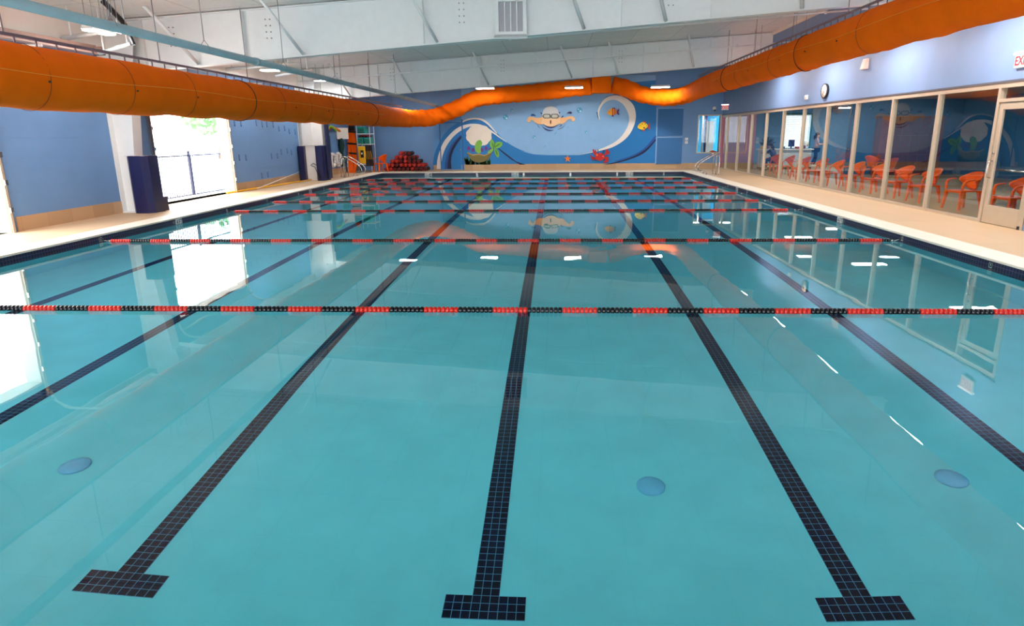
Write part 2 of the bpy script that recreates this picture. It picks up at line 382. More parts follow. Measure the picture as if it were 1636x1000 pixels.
# ------------------------------------------------------------ building shell
def wall_boxes(name, boxes, m):
    b = MB()
    for a, c in boxes: b.box(a, c)
    return struct(b.build(name, m))
T0 = WL-.3
DA, DB, DC_ADDED, DH = (14.82, 18.48), (6.9, 10.56), (-2.4, 1.26), 2.88
wall_boxes('wall_left', [((T0, WN, ZD), (WL, DC_ADDED[0], 4.5)), ((T0, DC_ADDED[1], ZD), (WL, DB[0], 4.5)), ((T0, DC_ADDED[0], DH), (WL, DC_ADDED[1], 4.5)), ((T0, DB[1], ZD), (WL, DA[0], 4.5)), ((T0, DA[1], ZD), (WL, WF, 4.5)),
                         ((T0, DB[0], DH), (WL, DB[1], 4.5)), ((T0, DA[0], DH), (WL, DA[1], 4.5))], blue_block)
wx0, wx1, wz0, wz1 = 6.98, 8.02, .92, 2.66
wall_boxes('wall_far', [((T0, WF, ZD), (wx0, WF+.25, 5.6)), ((wx0, WF, ZD), (WR, WF+.25, wz0)), ((wx0, WF, wz1), (WR+.2, WF+.25, 5.6)), ((wx1, WF, wz0), (WR, WF+.25, wz1))], blue_block)
wall_boxes('wall_right', [((WR, WN, ZD), (WR+.2, 10.62, 5.7)), ((WR, 10.62, GT+.04), (WR+.2, WF, 5.7))], blue)
NW_ADDED = [(-8.6, -5.2), (-4.6, -1.2), (-.6, 2.8), (3.4, 6.8)]  # unseen window openings behind the camera, added to let in more daylight
wall_boxes('wall_near', [((T0, WN-.25, ZD), (WR+.2, WN, .9)), ((T0, WN-.25, 3.5), (WR+.2, WN, 5.7)), ((T0, WN-.25, .9), (NW_ADDED[0][0], WN, 3.5))]+
           [((NW_ADDED[i][1], WN-.25, .9), (NW_ADDED[i+1][0] if i < 3 else WR+.2, WN, 3.5)) for i in range(4)], blue)
# roof lining
def roof_mat():
    m = grid_mat('white roof lining', rgb(226, 226, 222), rgb(188, 186, 182), (0, 1), (1.5, 1.25), (.3, .2), .02, rough=.35, var=.03, bump=0)
    nt = m.node_tree; N = nt.nodes; L = nt.links; b = N['Principled BSDF']; tc = N.new('ShaderNodeTexCoord')
    n = N.new('ShaderNodeTexNoise'); n.inputs['Scale'].default_value = 2.2; n.inputs['Detail'].default_value = 5; n.inputs['Distortion'].default_value = 1.2
    L.new(tc.outputs['Object'], n.inputs['Vector'])
    bp = N.new('ShaderNodeBump'); bp.inputs['Strength'].default_value = .8; bp.inputs['Distance'].default_value = .05
    L.new(n.outputs[0], bp.inputs['Height']); L.new(bp.outputs[0], b.inputs['Normal']); return m
b = MB(); x0, x1 = T0, WR+.2
b.prism([(x0, WN-.25, zroof(x0)+.12), (x1, WN-.25, zroof(x1)+.12), (x1, WN-.25, zroof(x1)+.4), (x0, WN-.25, zroof(x0)+.4)], (0, WF+.5-WN, 0))
struct(b.build('ceiling', roof_mat()))
# white closure trims at wall tops
b = MB(); z = zroof(WR)+.12; b.box((WR-.06, WN, z-.1), (WR, WF, z)); struct(b.build('trim_1', white_paint))
b = MB(); z = zroof(WL)+.12; b.box((WL, WN, z-.64), (WL+.12, WF, z)); struct(b.build('trim_2', white_paint))
# tiled baseboards
def base(name, boxes, m): return wall_boxes(name, boxes, m)
base('baseboard_left', [((WL, DC_ADDED[1]+.14, ZD), (WL+.015, DB[0]-.12, ZD+.27)), ((WL, DB[1]+.14, ZD), (WL+.015, DA[0]-.16, ZD+.27)), ((WL, DA[1]+.14, ZD), (WL+.015, WF, ZD+.27))], base_mat)
base('baseboard_far', [((-4.62, WF-.015, ZD), (WR, WF, ZD+.27)), ((-6.17, WF-.015, ZD), (-5.80, WF, ZD+.24))], base_mat_y)
base('baseboard_right', [((WR-.015, WN, ZD), (WR, 10.5, ZD+.27))], base_mat)

# roof rafters: I beams with web stiffeners, bolts and flange braces
def zbot(x, off=0): return 3.97+.073*x+off
for bi, (Y, off, lb) in enumerate([(13.9, 0, 'nearest visible white steel roof beam, deep web rising to the right'), (24.15, -.1, 'farther white steel roof beam, in front of the orange cross duct'), (3.6, 0, 'white steel roof beam overhead near the camera')]):
    t = thing('roof_beam', lb, 'roof beam', (0, Y, zbot(0, off)))
    def q(x, y, z): return (x, y-Y, z-zbot(0, off))
    xa, xb = WL+.15, WR
    b = MB(); b.prism([q(xa, Y-.008, zbot(xa, off)), q(xb, Y-.008, zbot(xb, off)), q(xb, Y-.008, zroof(xb)+.1), q(xa, Y-.008, zroof(xa)+.1)], (0, .016, 0)); b.build('web', white_steel, t)
    for nm, f in (('bottom_flange', lambda x: zbot(x, off)-.01), ('top_flange', lambda x: zroof(x)+.09)):
        b = MB(); b.prism([q(xa, Y-.11, f(xa)-.01), q(xb, Y-.11, f(xb)-.01), q(xb, Y-.11, f(xb)+.012), q(xa, Y-.11, f(xa)+.012)], (0, .22, 0)); b.build(nm, white_steel, t)
    for x in [-9.2, -6.9, -2.9, 1.4, 3.3, 6.6]:
        b = MB(); b.box(q(x, Y-.1, zbot(x, off)), q(x+.015, Y-.008, zroof(x)+.08)); b.build('stiffener', white_steel, t)
    for x in [-8.6, -6.4, -2.1, 2.4]:
        b = MB()
        for i in range(2):
            for j in range(4):
                b.cyl(q(x+i*.1, Y-.022, zroof(x)-.12-j*.13), q(x+i*.1, Y-.008, zroof(x)-.12-j*.13), .016, 6)
        b.build('bolts', grey_steel, t)
    for x in [-8.0, -5.6, -2.6, .6, 2.35, 5.2]:
        b = MB(); b.tube([q(x-.45, Y-1.0, zroof(x)+.1), q(x, Y-.06, zbot(x, off)+.03)], .042, 4); b.build('flange_brace', white_steel, t)
        b = MB(); b.tube([q(x+.1, Y+1.0, zroof(x)+.1), q(x+.1, Y+.06, zbot(x, off)+.03)], .028, 4); b.build('flange_brace', white_steel, t)
# return-air grille on the nearest beam
t = thing('air_grille', 'white framed air grille with four bars on the nearest roof beam', 'air grille', (-.97, 13.79, 3.92))
b = MB(); b.box((-.34, -.10, 0), (.34, .0, .06)); b.box((-.34, -.10, .66), (.34, 0, .74)); b.box((-.34, -.10, .06), (-.26, 0, .66)); b.box((.26, -.10, .06), (.34, 0, .66)); b.build('frame', white_steel, t)
b = MB(); b.box((-.26, -.02, .06), (.26, -.01, .66)); b.build('mesh_back', grey_steel, t)
for x in (-.13, 0, .13):
    b = MB(); b.box((x-.012, -.08, .06), (x+.012, -.05, .66)); b.build('bar', white_steel, t)
b = MB(); b.prism([(-.36, -.22, -.10), (.36, -.22, -.10), (.34, 0, 0), (-.34, 0, 0)], (0, 0, .02)); b.build('lower_ledge', white_steel, t)

# columns on the left wall
def column(Y, lb, wide=None):
    t = thing('steel_column', lb, 'column', (WL, Y, ZD))
    zt = zbot(WL+.3)-ZD; xi = lambda z: .33+.107*z
    b = MB(); b.prism([(0.02, 0, 0), (xi(0), 0, 0), (xi(zt), 0, zt), (xi(zt)+.15, 0, zt+.9), (0.02, 0, zt+.9)], (0, .014, 0)); b.build('web', white_steel, t)
    b = MB(); b.box((.003, -.14, 0), (.02, .15, zt+.8)); b.build('outer_flange', white_steel, t)
    b = MB(); b.prism([(xi(0), -.14, 0), (xi(0)+.018, -.14, 0), (xi(zt)+.018, -.14, zt), (xi(zt), -.14, zt)], (0, .29, 0)); b.build('inner_flange', white_steel, t)
    b = MB(); b.box((0.02, -.16, 0), (xi(0)+.06, .17, .02)); b.build('base_plate', white_steel, t)
    return t
column(13.62, 'tapered white steel column standing by the open doorway')
t = column(23.75, 'white steel column between two navy crash pads, wider at the top')
t2 = thing('crash_pad', 'navy padded crash guard on the near column beside the open doorway', 'crash pad', (-9.48, 13.62, ZD))
b = MB(); b.prism([(-.24, -.17, .0), (-.14, -.28, 0), (.14, -.28, 0), (.25, -.17, 0), (.25, .17, 0), (.14, .28, 0), (-.24, .28, 0), (-.24, .18, 0), (.1, .18, 0), (.1, -.17, 0)], (0, 0, 1.29)); b.build('padding', navy_pad, t2)
b = MB(); b.box((-.22, -.27, 1.285), (.2, -.05, 1.295)); b.build('top_strap', mat('pale strap', rgb(200, 195, 200), .5), t2)
b = MB(); b.box((-.05, .3, 0), (.16, .45, .32)); b.build('foot_pad', navy_pad, t2)
# casing and pads of the second column
Y2 = 23.6
b = MB(); b.box((-9.86, Y2-.06, 1.48), (-9.07, Y2+.3, 3.2)); b.box((-9.50, Y2-.075, 1.48), (-9.46, Y2-.06, 3.2)); b.box((-9.81, Y2-.02, ZD), (-9.33, Y2+.25, 1.48)); b.prism([(-9.55, Y2-.05, 1.48), (-9.42, Y2-.05, 1.48), (-9.46, Y2-.05, 1.22), (-9.50, Y2-.05, 1.22)], (0, .03, 0))
tag(b.build('column_casing', white_paint), 'white boxed casing wrapped round the farther left column', 'column casing')
for x0, x1, lb in ((-10.03, -9.80, 'navy crash pad on the left flank of the farther white column'), (-9.34, -9.0, 'navy crash pad on the right flank of the farther white column')):
    t = thing('crash_pad', lb, 'crash pad', ((x0+x1)/2, Y2, ZD)); w = (x1-x0)/2
    b = MB(); b.hexa([(-w, -.22, 0), (-w+.06, -.28, 0), (w-.06, -.28, 0), (w, -.22, 0), (w, .3, 0), (-w, .3, 0)], [(-w, -.22, 1.33), (-w+.06, -.28, 1.33), (w-.06, -.28, 1.33), (w, -.22, 1.33), (w, .3, 1.33), (-w, .3, 1.33)]); b.build('padding', navy_pad, t)
b = MB(); b.box((-8.99, Y2+.0, .2), (-8.93, Y2+.32, 2.75)); tag(b.build('navy_strip', navy_pad), 'tall thin navy strip on the right edge of the farther column', 'pad strip')  # tall navy strip along the right edge of the casing
b = MB(); b.tube([(-9.62, Y2-.09, .72), (-9.5, Y2-.12, .80), (-9.33, Y2-.12, .70), (-9.22, Y2-.32, .45), (-9.16, Y2-.33, .16)], .012, 8); b.tube([(-9.6, Y2-.07, .70), (-9.45, Y2-.12, .66), (-9.3, Y2-.3, .45), (-9.2, Y2-.34, .2)], .012, 8)
tag(b.build('garden_hose', black), 'thin black hose looped on the farther white column', 'hose')

# ------------------------------------------------------------ overhead doorways on the left
def doorway(n, y0, y1):
    t = bpy.data.objects.new('door_%d' % n, None); C.objects.link(t); struct(t)
    for i, y in enumerate((y0, y1)):
        s = 1 if i else -1
        b = MB(); b.box((WL-.3, y-.02, ZD), (WL+.01, y+.02, DH)); b.build('jamb', white_paint if i else blue, t)
        b = MB(); b.box((WL+.0, y+s*.02, ZD), (WL+.08, y+s*.03, DH+.2)); b.box((WL+.07, y-s*.03, ZD), (WL+.08, y+s*.03, DH+.2)); b.build('track', grey_steel if not i else tan_metal, t)
        b = MB()
        for z in (.5, 1.0, 1.5, 2.0, 2.5): b.box((WL+.08, y-.03, z), (WL+.11, y+.03, z+.09))
        b.build('track_brackets', steel, t)
        pts = [(WL+.08, y+s*.05, DH+.15)]+[(WL+.08+.35*(1-math.cos(a)), y+s*.05, DH+.15+.35*math.sin(a)) for a in (.4, .8, 1.2, 1.57)]+[(WL+1.2, y+s*.05, DH+.5)]
        b = MB(); b.tube(pts, .025, 6); b.build('overhead_track', white_steel, t)
    b = MB(); b.box((WL-.3, y0, DH-.04), (WL+.01, y1, DH)); b.build('head', white_paint, t)
    b = MB(); b.cyl((WL+.16, y0, DH+.28), (WL+.16, y1, DH+.28), .03, 8)
    b.build('torsion_shaft', steel, t)
doorway(1, *DA); doorway(2, *DB); doorway(5, *DC_ADDED)  # the last doorway is out of view, added for extra daylight
# outside
b = MB(); b.box((-60, -30, -.1), (T0, 70, .02)); struct(b.build('floor_outside', concrete))
b = MB(); b.box((T0-1.2, DC_ADDED[0]-.5, .02), (WL, DA[1]+.5, ZD)); struct(b.build('floor_threshold', concrete))
t = thing('picket_fence', 'thin metal picket fence with a gate post outside the open doorway', 'fence', (-10.95, 17.78, .02))
fm = mat('dark fence paint', rgb(40, 34, 66), .5)
for y in (-3.2, -1.62, 0, 1.9, 3.4):
    b = MB(); b.box((-.03, y-.03, 0), (.03, y+.03, 1.36)); b.ball((0, y, 1.38), .04, 8, 6); b.build('post', fm, t)
for z in (.1, 1.26):
    b = MB(); b.box((-.018, -3.2, z), (.018, 3.4, z+.035)); b.build('rail', fm, t)
for i in range(60):
    y = -3.1+i*.11
    b = MB(); b.box((-.008, y-.008, .1), (.008, y+.008, 1.26)); b.build('picket', fm, t)
random.seed(4)
leaf = mat('sunlit tree leaves', rgb(112, 160, 104), .7, var=.3, scale=3)
for i, (x, y, h) in enumerate([(-30, 36, 6.5), (-33, 44, 7.5), (-29, 52, 6.8), (-33, 28.5, 7), (-28, 21, 6.2)]):
    t = thing('tree', ['broad pale green tree far outside the doorway, seen at its middle', 'broad pale tree far outside, seen right of the middle of the doorway', 'pale tree outside at the right end of the doorway view', 'pale tree outside at the left end of the doorway view', 'pale tree outside beyond the left edge of the doorway'][i], 'tree', (x, y, 0))
    b = MB(); b.tube([(0, 0, 0), (.1, 0, 2), (0, .1, 3.5)], .2, 8, radii=[.3, .22, .12]); b.build('trunk', mat('bark', rgb(110, 90, 70), .9), t)
    b = MB()
    for k in range(420):
        a = random.random()*2*PI; c = random.uniform(-1, 1); r = random.random()**.4
        p = Vector((2.9*r*math.cos(a)*math.sqrt(1-c*c), 3.3*r*math.sin(a)*math.sqrt(1-c*c), h*.58+2.2*r*c)); s = random.uniform(.25, .5)
        u = Vector((random.uniform(-1, 1), random.uniform(-1, 1), random.uniform(-1, 1))).normalized(); v = u.orthogonal().normalized()
        b.poly([p-u*s, p-v*s*.6, p+u*s, p+v*s*.6])
    b.build('foliage', leaf, t)
# ------------------------------------------------------------ glazed side
MY = [11.74+1.7846*i for i in range(11)]+[WF-.03]
for i in range(len(MY)-1):
    t = bpy.data.objects.new('window_%d' % (i+1), None); C.objects.link(t); struct(t)
    y0, y1 = MY[i], MY[i+1]
    b = MB(); b.box((WR-.0, y0-.03, ZD), (WR+.11, y0+.03, GT+.04)); b.build('mullion', tan_metal, t)
    b = MB(); b.box((WR-.0, y0+.03, ZD), (WR+.11, y1-.03, ZD+.05)); b.build('sill', tan_metal, t)
    b = MB(); b.box((WR-.0, y0+.03, GT-.05), (WR+.11, y1-.03, GT+.04)); b.build('head', tan_metal, t)
    b = MB(); b.box((WR+.105, y0+.0, ZD), (WR+.112, y0+.05, GT)); b.build('gasket', dark, t)
    b = MB(); b.poly([(WR+.055, y0+.03, ZD+.05), (WR+.055, y1-.03, ZD+.05), (WR+.055, y1-.03, GT-.05), (WR+.055, y0+.03, GT-.05)]); b.build('pane', pane_mat, t)
b = MB(); b.box((WR-.02, 10.6, GT+.04), (WR+.0, WF, GT+.075)); struct(b.build('trim_3', mat('dark flashing', rgb(90, 90, 100), .5)))
t = bpy.data.objects.new('door_3', None); C.objects.link(t); struct(t)
d0, d1, dt = 10.70, 11.70, 2.33
b = MB(); b.box((WR, d0-.06, ZD), (WR+.12, d0, GT+.04)); b.box((WR, d0, GT-.05), (WR+.12, d1+.01, GT+.04)); b.box((WR, d0, dt), (WR+.12, d1+.01, dt+.06)); b.build('door_frame', tan_metal, t)
b = MB(); b.poly([(WR+.06, d0, dt+.06), (WR+.06, d1, dt+.06), (WR+.06, d1, GT-.05), (WR+.06, d0, GT-.05)]); b.build('transom_pane', pane_mat, t)
b = MB(); b.box((WR+.02, d1-.10, ZD+.01), (WR+.065, d1-.005, dt-.01), .003); b.box((WR+.02, d0+.005, ZD+.01), (WR+.065, d0+.10, dt-.01), .003)
b.box((WR+.02, d0+.1, dt-.13), (WR+.065, d1-.1, dt-.01)); b.box((WR+.02, d0+.1, ZD+.01), (WR+.065, d1-.1, ZD+.34)); b.build('door_leaf', tan_metal, t)
b = MB(); b.poly([(WR+.045, d0+.1, ZD+.34), (WR+.045, d1-.1, ZD+.34), (WR+.045, d1-.1, dt-.13), (WR+.045, d0+.1, dt-.13)]); b.build('pane', pane_mat, t)
b = MB(); b.cyl((WR+.09, d0+.06, 1.12), (WR+.09, d1-.06, 1.12), .016, 8); b.build('push_bar', steel, t)
b = MB(); b.tube([(WR+.02, d1-.05, 1.28), (WR-.04, d1-.05, 1.27), (WR-.055, d1-.05, 1.2), (WR-.055, d1-.05, 1.05), (WR-.04, d1-.05, .98), (WR+.02, d1-.05, .97)], .012, 8); b.build('pull_handle', steel, t)
b = MB(); b.cyl((WR+.0, d1-.05, 1.42), (WR+.02, d1-.05, 1.42), .018, 12); b.build('lock_cylinder', steel, t)
b = MB(); b.box((WR-.01, d0+.0, ZD+.0), (WR+.03, d0+.05, ZD+.06)); b.build('pivot', dark, t)
# far window
t = bpy.data.objects.new('window_20', None); C.objects.link(t); struct(t)
b = MB(); b.box((wx0-.04, WF-.02, wz0-.05), (wx1+.04, WF+.12, wz0)); b.box((wx0-.04, WF-.02, wz1), (wx1+.04, WF+.12, wz1+.05)); b.box((wx0-.05, WF-.02, wz0), (wx0, WF+.12, wz1)); b.box((wx1, WF-.02, wz0), (wx1+.05, WF+.12, wz1)); b.build('window_frame', tan_metal, t)
b = MB(); b.poly([(wx0, WF+.05, wz0), (wx1, WF+.05, wz0), (wx1, WF+.05, wz1), (wx0, WF+.05, wz1)]); b.build('pane', pane_mat, t)

# ------------------------------------------------------------ room behind the glass
LXF, LYN, LYF = 16.4, 6.0, 34.5
wall_boxes('wall_lobby_right', [((LXF, LYN, ZD), (LXF+.2, LYF, 3.1))], mat('deep blue lobby paint', rgb(40, 110, 160), .6))
bx0, bx1, bz0, bz1 = 12.62, 13.98, 1.0, 2.78
lob = mat('light blue lobby paint', rgb(120, 180, 225), .6)
wall_boxes('wall_lobby_far', [((9.7, LYF, ZD), (bx0, LYF+.2, 3.1)), ((bx0, LYF, ZD), (bx1, LYF+.2, bz0)), ((bx0, LYF, bz1), (bx1, LYF+.2, 3.1)), ((bx1, LYF, ZD), (LXF, LYF+.2, 3.1))], lob)
wall_boxes('wall_lobby_near', [((WR+.2, LYN-.2, ZD), (LXF, LYN, 3.1))], mat('deep blue lobby paint', rgb(40, 110, 160)))
wall_boxes('wall_lobby_pink', [((WR+.0, WF+.0, ZD), (9.75, WF+.12, 3.1)), ((9.70, WF+.12, ZD), (9.8, LYF, 3.1))], mat('mauve lobby paint', rgb(196, 120, 140), .6))
wall_boxes('wall_lobby_partition', [((12.0, 25.6, ZD), (LXF, 25.8, 3.1))], mat('teal blue lobby paint', rgb(24, 100, 150), .6))
wall_boxes('floor_lobby', [((WR+.0, LYN, -.05), (LXF, LYF, ZD))], lobby_floor)
wall_boxes('ceiling_lobby', [((WR+.2, LYN, 3.1), (LXF, LYF+.2, 3.2))], mat('lobby ceiling', rgb(170, 150, 150), .8))
base('baseboard_lobby', [((WR+.12, WF-.015, ZD), (9.7, WF, ZD+.27))], base_mat_y)
# office behind the far window
off_t = mat('cyan office paint', rgb(40, 175, 215), .6)
wall_boxes('wall_office_far', [((3.5, 35.6, ZD), (9.7, 35.8, 3.1))], off_t)
wall_boxes('wall_office_side', [((3.3, WF+.25, ZD), (3.5, 35.8, 3.1))], mat('pale office paint', rgb(150, 215, 240), .6))
wall_boxes('floor_office', [((3.3, WF+.25, -.05), (9.7, 35.8, ZD))], lobby_floor)
wall_boxes('ceiling_office', [((3.3, WF+.25, 3.1), (9.8, 35.8, 3.2))], mat('lobby ceiling', rgb(170, 150, 150)))
for x, w, m in ((7.85, .07, tan_metal), (7.98, .11, navy_pad), (9.0, .1, tan_metal)):
    b = MB(); b.box((x, 33.4, ZD), (x+w, 33.5, 3.1)); tag(b.build('office_post', m), {7.85: 'slim tan post inside the room behind the far window', 7.98: 'dark navy post inside the room behind the far window', 9.0: 'tan door post at the right inside the room behind the far window'}[x], 'post')
b = MB(); b.box((8.4, 35.0, ZD), (8.9, 35.05, 2.5), .01); tag(b.build('curtain', mat('white sheer cloth', rgb(230, 245, 245), .8)), 'white hanging cloth seen through the far window', 'curtain')
t = bpy.data.objects.new('window_21', None); C.objects.link(t); struct(t)
b = MB(); b.box((bx0-.09, LYF-.03, bz0-.08), (bx0, LYF, bz1+.08)); b.box((bx1, LYF-.03, bz0-.08), (bx1+.09, LYF, bz1+.08)); b.box((bx0, LYF-.03, bz1), (bx1, LYF, bz1+.1)); b.box((bx0, LYF-.03, bz0-.08), (bx1, LYF, bz0)); b.build('window_frame', mat('green window trim', rgb(50, 140, 110), .5), t)
def blind_mat():
    m = bpy.data.materials.new('white blind slat'); m.use_nodes = True; N = m.node_tree.nodes; L = m.node_tree.links; N.remove(N['Principled BSDF'])
    a = N.new('ShaderNodeBsdfDiffuse'); a.inputs[0].default_value = (.85, .85, .78, 1); c = N.new('ShaderNodeBsdfTranslucent'); c.inputs[0].default_value = (.8, .8, .72, 1)
    x = N.new('ShaderNodeMixShader'); x.inputs[0].default_value = .07; L.new(a.outputs[0], x.inputs[1]); L.new(c.outputs[0], x.inputs[2]); L.new(x.outputs[0], N['Material Output'].inputs[0]); return m
bt = thing('window_blind', 'white slatted blind on the bright window behind the counter', 'blind', ((bx0+bx1)/2, LYF-.02, bz0))
b = MB(); n = 34
for i in range(n):
    z = (bz1-bz0)*(i+.5)/n; b.prism([(-.67, .0, z-.024), (-.67, .012, z-.024), (-.67, .03, z+.022), (-.67, .022, z+.024)], (1.34, 0, 0))
b.build('slats', blind_mat(), bt)
b = MB(); b.box((-.67, -.03, bz1-bz0-.05), (.67, .02, bz1-bz0)); b.build('head_rail', white_plastic, bt)

# ------------------------------------------------------------ fabric air duct round three sides
def catmull(P, n=8, closed=False):
    P = [Vector(p) for p in P]; out = []; N = len(P)
    for i in range(N if closed else N-1):
        if closed: a, b2, c, d = P[i-1], P[i], P[(i+1) % N], P[(i+2) % N]
        else: a, b2, c, d = P[max(i-1, 0)], P[i], P[i+1], P[min(i+2, N-1)]
        for k in range(n):
            t = k/n; out.append(.5*((2*b2)+(c-a)*t+(2*a-5*b2+4*c-d)*t*t+(3*b2-a-3*c+d)*t**3))
    if not closed: out.append(P[-1])
    return out
def resample(P, step):
    out = [P[0].copy()]; acc = 0
    for i in range(1, len(P)):
        seg = P[i]-P[i-1]; L0 = seg.length; d = step-acc
        while d <= L0:
            out.append(P[i-1]+seg*(d/L0)); d += step
        acc = L0-(d-step)
    return out
DL, DR = Vector((-6.8, 0, 2.58)), Vector((6.06, 0, 3.69))
YC = 29.25
key = [Vector((DL.x, y, DL.z)) for y in (-3.8, 0, 4, 8, 12, 16, 20, 23.5, 26.2)]+[Vector((-6.62, 27.8, 2.58)), Vector((-6.2, 28.8, 2.62)), Vector((-5.6, YC, 2.72))]
key += [atY(x, y, YC) for x, y in ((735, 171), (765, 157), (830, 150), (900, 143), (945, 138))]
keyR = [atY(x, y, YC) for x, y in ((978, 136), (1000, 141), (1025, 151), (1050, 155))]+[Vector((5.55, 28.7, 3.45)), Vector((6.0, 27.6, 3.6))]
keyR += [Vector((DR.x, y, DR.z)) for y in (25.5, 22, 18, 14, 10, 6, 2, -3.8)]
duct = thing('air_duct', 'large orange fabric air duct running along both sides and across the far wall', 'air duct', (DL.x, 14, DL.z))
def sweep(path, name, seed):
    random.seed(seed); ph = [random.uniform(0, 6) for _ in range(6)]
    b = MB(); rs = []; s = 0; NN = 28
    for i, p in enumerate(path):
        t = (path[min(i+1, len(path)-1)]-path[max(i-1, 0)]).normalized(); side = t.cross(Vector((0, 0, 1))).normalized(); up = side.cross(t)
        s += (path[i]-path[i-1]).length if i else 0
        corner = max(0, min(1, (p.y-24.5)/3.0))
        sag = .5+.5*math.cos(2*PI*s/1.6); ring = []
        for j in range(NN):
            a = 2*PI*j/NN; ca, sa = math.cos(a), math.sin(a); low = max(0, -sa)
            r = 1+.012*math.sin(2.2*s+ph[0]+a*2)+.01*math.sin(5*s+ph[1]+3*a)-.055*low*sag
            r += corner*(.045*math.sin(13*s+ph[2]+2*math.sin(2*a))+.03*math.sin(23*s+ph[3]+a*3)*low)
            r += low*.014*math.sin(9*a+3*math.sin(2*PI*s/1.6))
            hx, hz = (.35, .41) if corner < .01 else (.35, .41-.03*corner)
            ring.append(p+side*(hx*ca*r)+up*(hz*sa*r)-Vector((0, 0, DL.z*0)))
        rs.append(ring)
    b.rings(rs); return b
org = Vector((DL.x, 14, DL.z))
def place(b, name, m, parent, label=None):
    bmesh.ops.translate(b.bm, verts=b.bm.verts[:], vec=-parent.location); return b.build(name, m, parent, label)
pathL = resample(catmull(key, 14), .07); pathR = resample(catmull(keyR, 14), .07)
place(sweep(pathL, 'l', 1), 'fabric_sleeve', orange_fab, duct); place(sweep(pathR, 'r', 2), 'fabric_sleeve', orange_fab, duct)
b = MB(); a = atY(945, 148, YC-.42); c = atY(977, 122, YC-.42); b.box((a.x, YC-.42, a.z), (c.x, YC+.45, c.z), .02)
place(b, 'junction_box', orange_fab, duct, 'square orange junction box of the duct, at the middle of the far wall')
def band(c, hx, hz, r, name, m):
    b = MB(); b.tube([(c.x+hx*math.cos(2*PI*j/32), c.y+(.10*math.cos(2*PI*j/32) if name == 'seam_band' else 0), c.z+hz*math.sin(2*PI*j/32)) for j in range(32)], r, 5, loop=True); place(b, name, m, duct)
for y in (6.18, 7.78, 9.35, 10.96, 14.6, 16.2, 17.8, 19.4): band(Vector((DL.x, y, DL.z)), .353, .413, .0035, 'seam', orange_dark)
for y in (13.06, 22.2): band(Vector((DL.x, y, DL.z)), .36, .42, .011, 'seam_band', orange_dark)
for y in (12.4, 17.3, 20.4): band(Vector((DR.x, y, DR.z)), .353, .413, .0035, 'seam', orange_dark)
for y in (15.55, 22.1): band(Vector((DR.x, y, DR.z)), .36, .42, .011, 'seam_band', orange_dark)
for D, s, ys in ((DL, 1, (5, 13, 21)), (DR, -1, (9, 15, 21))):
    b = MB(); pts = []
    for i in range(161):
        y = 4+i*.12; a = .12+.05*math.sin(y*1.3)
        pts.append((D.x+s*.357*math.cos(a), y, D.z+.418*math.sin(a)-.02))
    b.tube(pts, .004, 4); place(b, 'lengthwise_seam', orange_light, duct)
for D, s, ys in ((DL, 1, [7.75, 9.4, 11, 15.2, 17.4, 20]), (DR, -1, [13.2, 16.4, 14.8, 19, 22.5])):
    for y in ys:
        b = MB(); b.ball((D.x+s*.352, y, D.z-.06), .016, 8, 6); place(b, 'snap_button', dark, duct)
# suspension rails
for D, zz, y0, y1, lb in ((DL, 3.08, 5.0, 27.2, 'dark rail with small hangers above the left orange duct'), (DR, 4.22, 9.0, 27.0, 'dark rail with small hangers above the right orange duct')):
    t = thing('duct_rail', lb, 'duct rail', (D.x, (y0+y1)/2, zz)); yc = (y0+y1)/2
    b = MB(); b.box((-.02, y0-yc, -.02), (.02, y1-yc, .02)); b.build('rail', mat('mauve grey rail', rgb(128, 112, 122), .5, metal=.3), t)
    y = y0+.1
    while y < y1:
        b = MB(); b.cyl((0, y-yc, -.11), (0, y-yc, -.02), .011, 6); b.build('hanger', mat('mauve grey rail', 0), t); y += .33
    for yy in (7.6, 10.6, 13.6, 16.6, 19.6, 22.6, 25.6):
        b = MB(); b.cyl((0, yy-yc, .0), (0, yy-yc, zroof(D.x)+.1-zz), .009, 6); b.build('drop_rod', grey_steel, t)
# blue-grey service pipe
t = thing('service_pipe', 'long blue-grey pipe hung above the left duct, running away from the camera', 'pipe', (-5.7, 14, 3.21))
b = MB(); b.cyl((0, -12, 0), (0, 15.3, 0), .062, 16); b.ball((0, 15.3, 0), .09, 10, 8); b.build('pipe', pipe_mat, t)
for y in (-9, -6, -3.9, -1, 2, 5, 8, 11, 14):
    b = MB(); zt = zroof(-5.7)+.1-3.21; b.cyl((0, y, .12), (0, y, zt), .007, 5); b.tube([(-.075, y, 0), (-.06, y, .06), (0, y, .14), (.06, y, .06), (.075, y, 0)], .006, 5); b.build('hanger', grey_steel, t)
for y in (-8, -2.2, 3.4, 9):
    b = MB(); b.cyl((0, y-.05, 0), (0, y+.05, 0), .075, 16); b.build('coupling', pipe_mat, t)
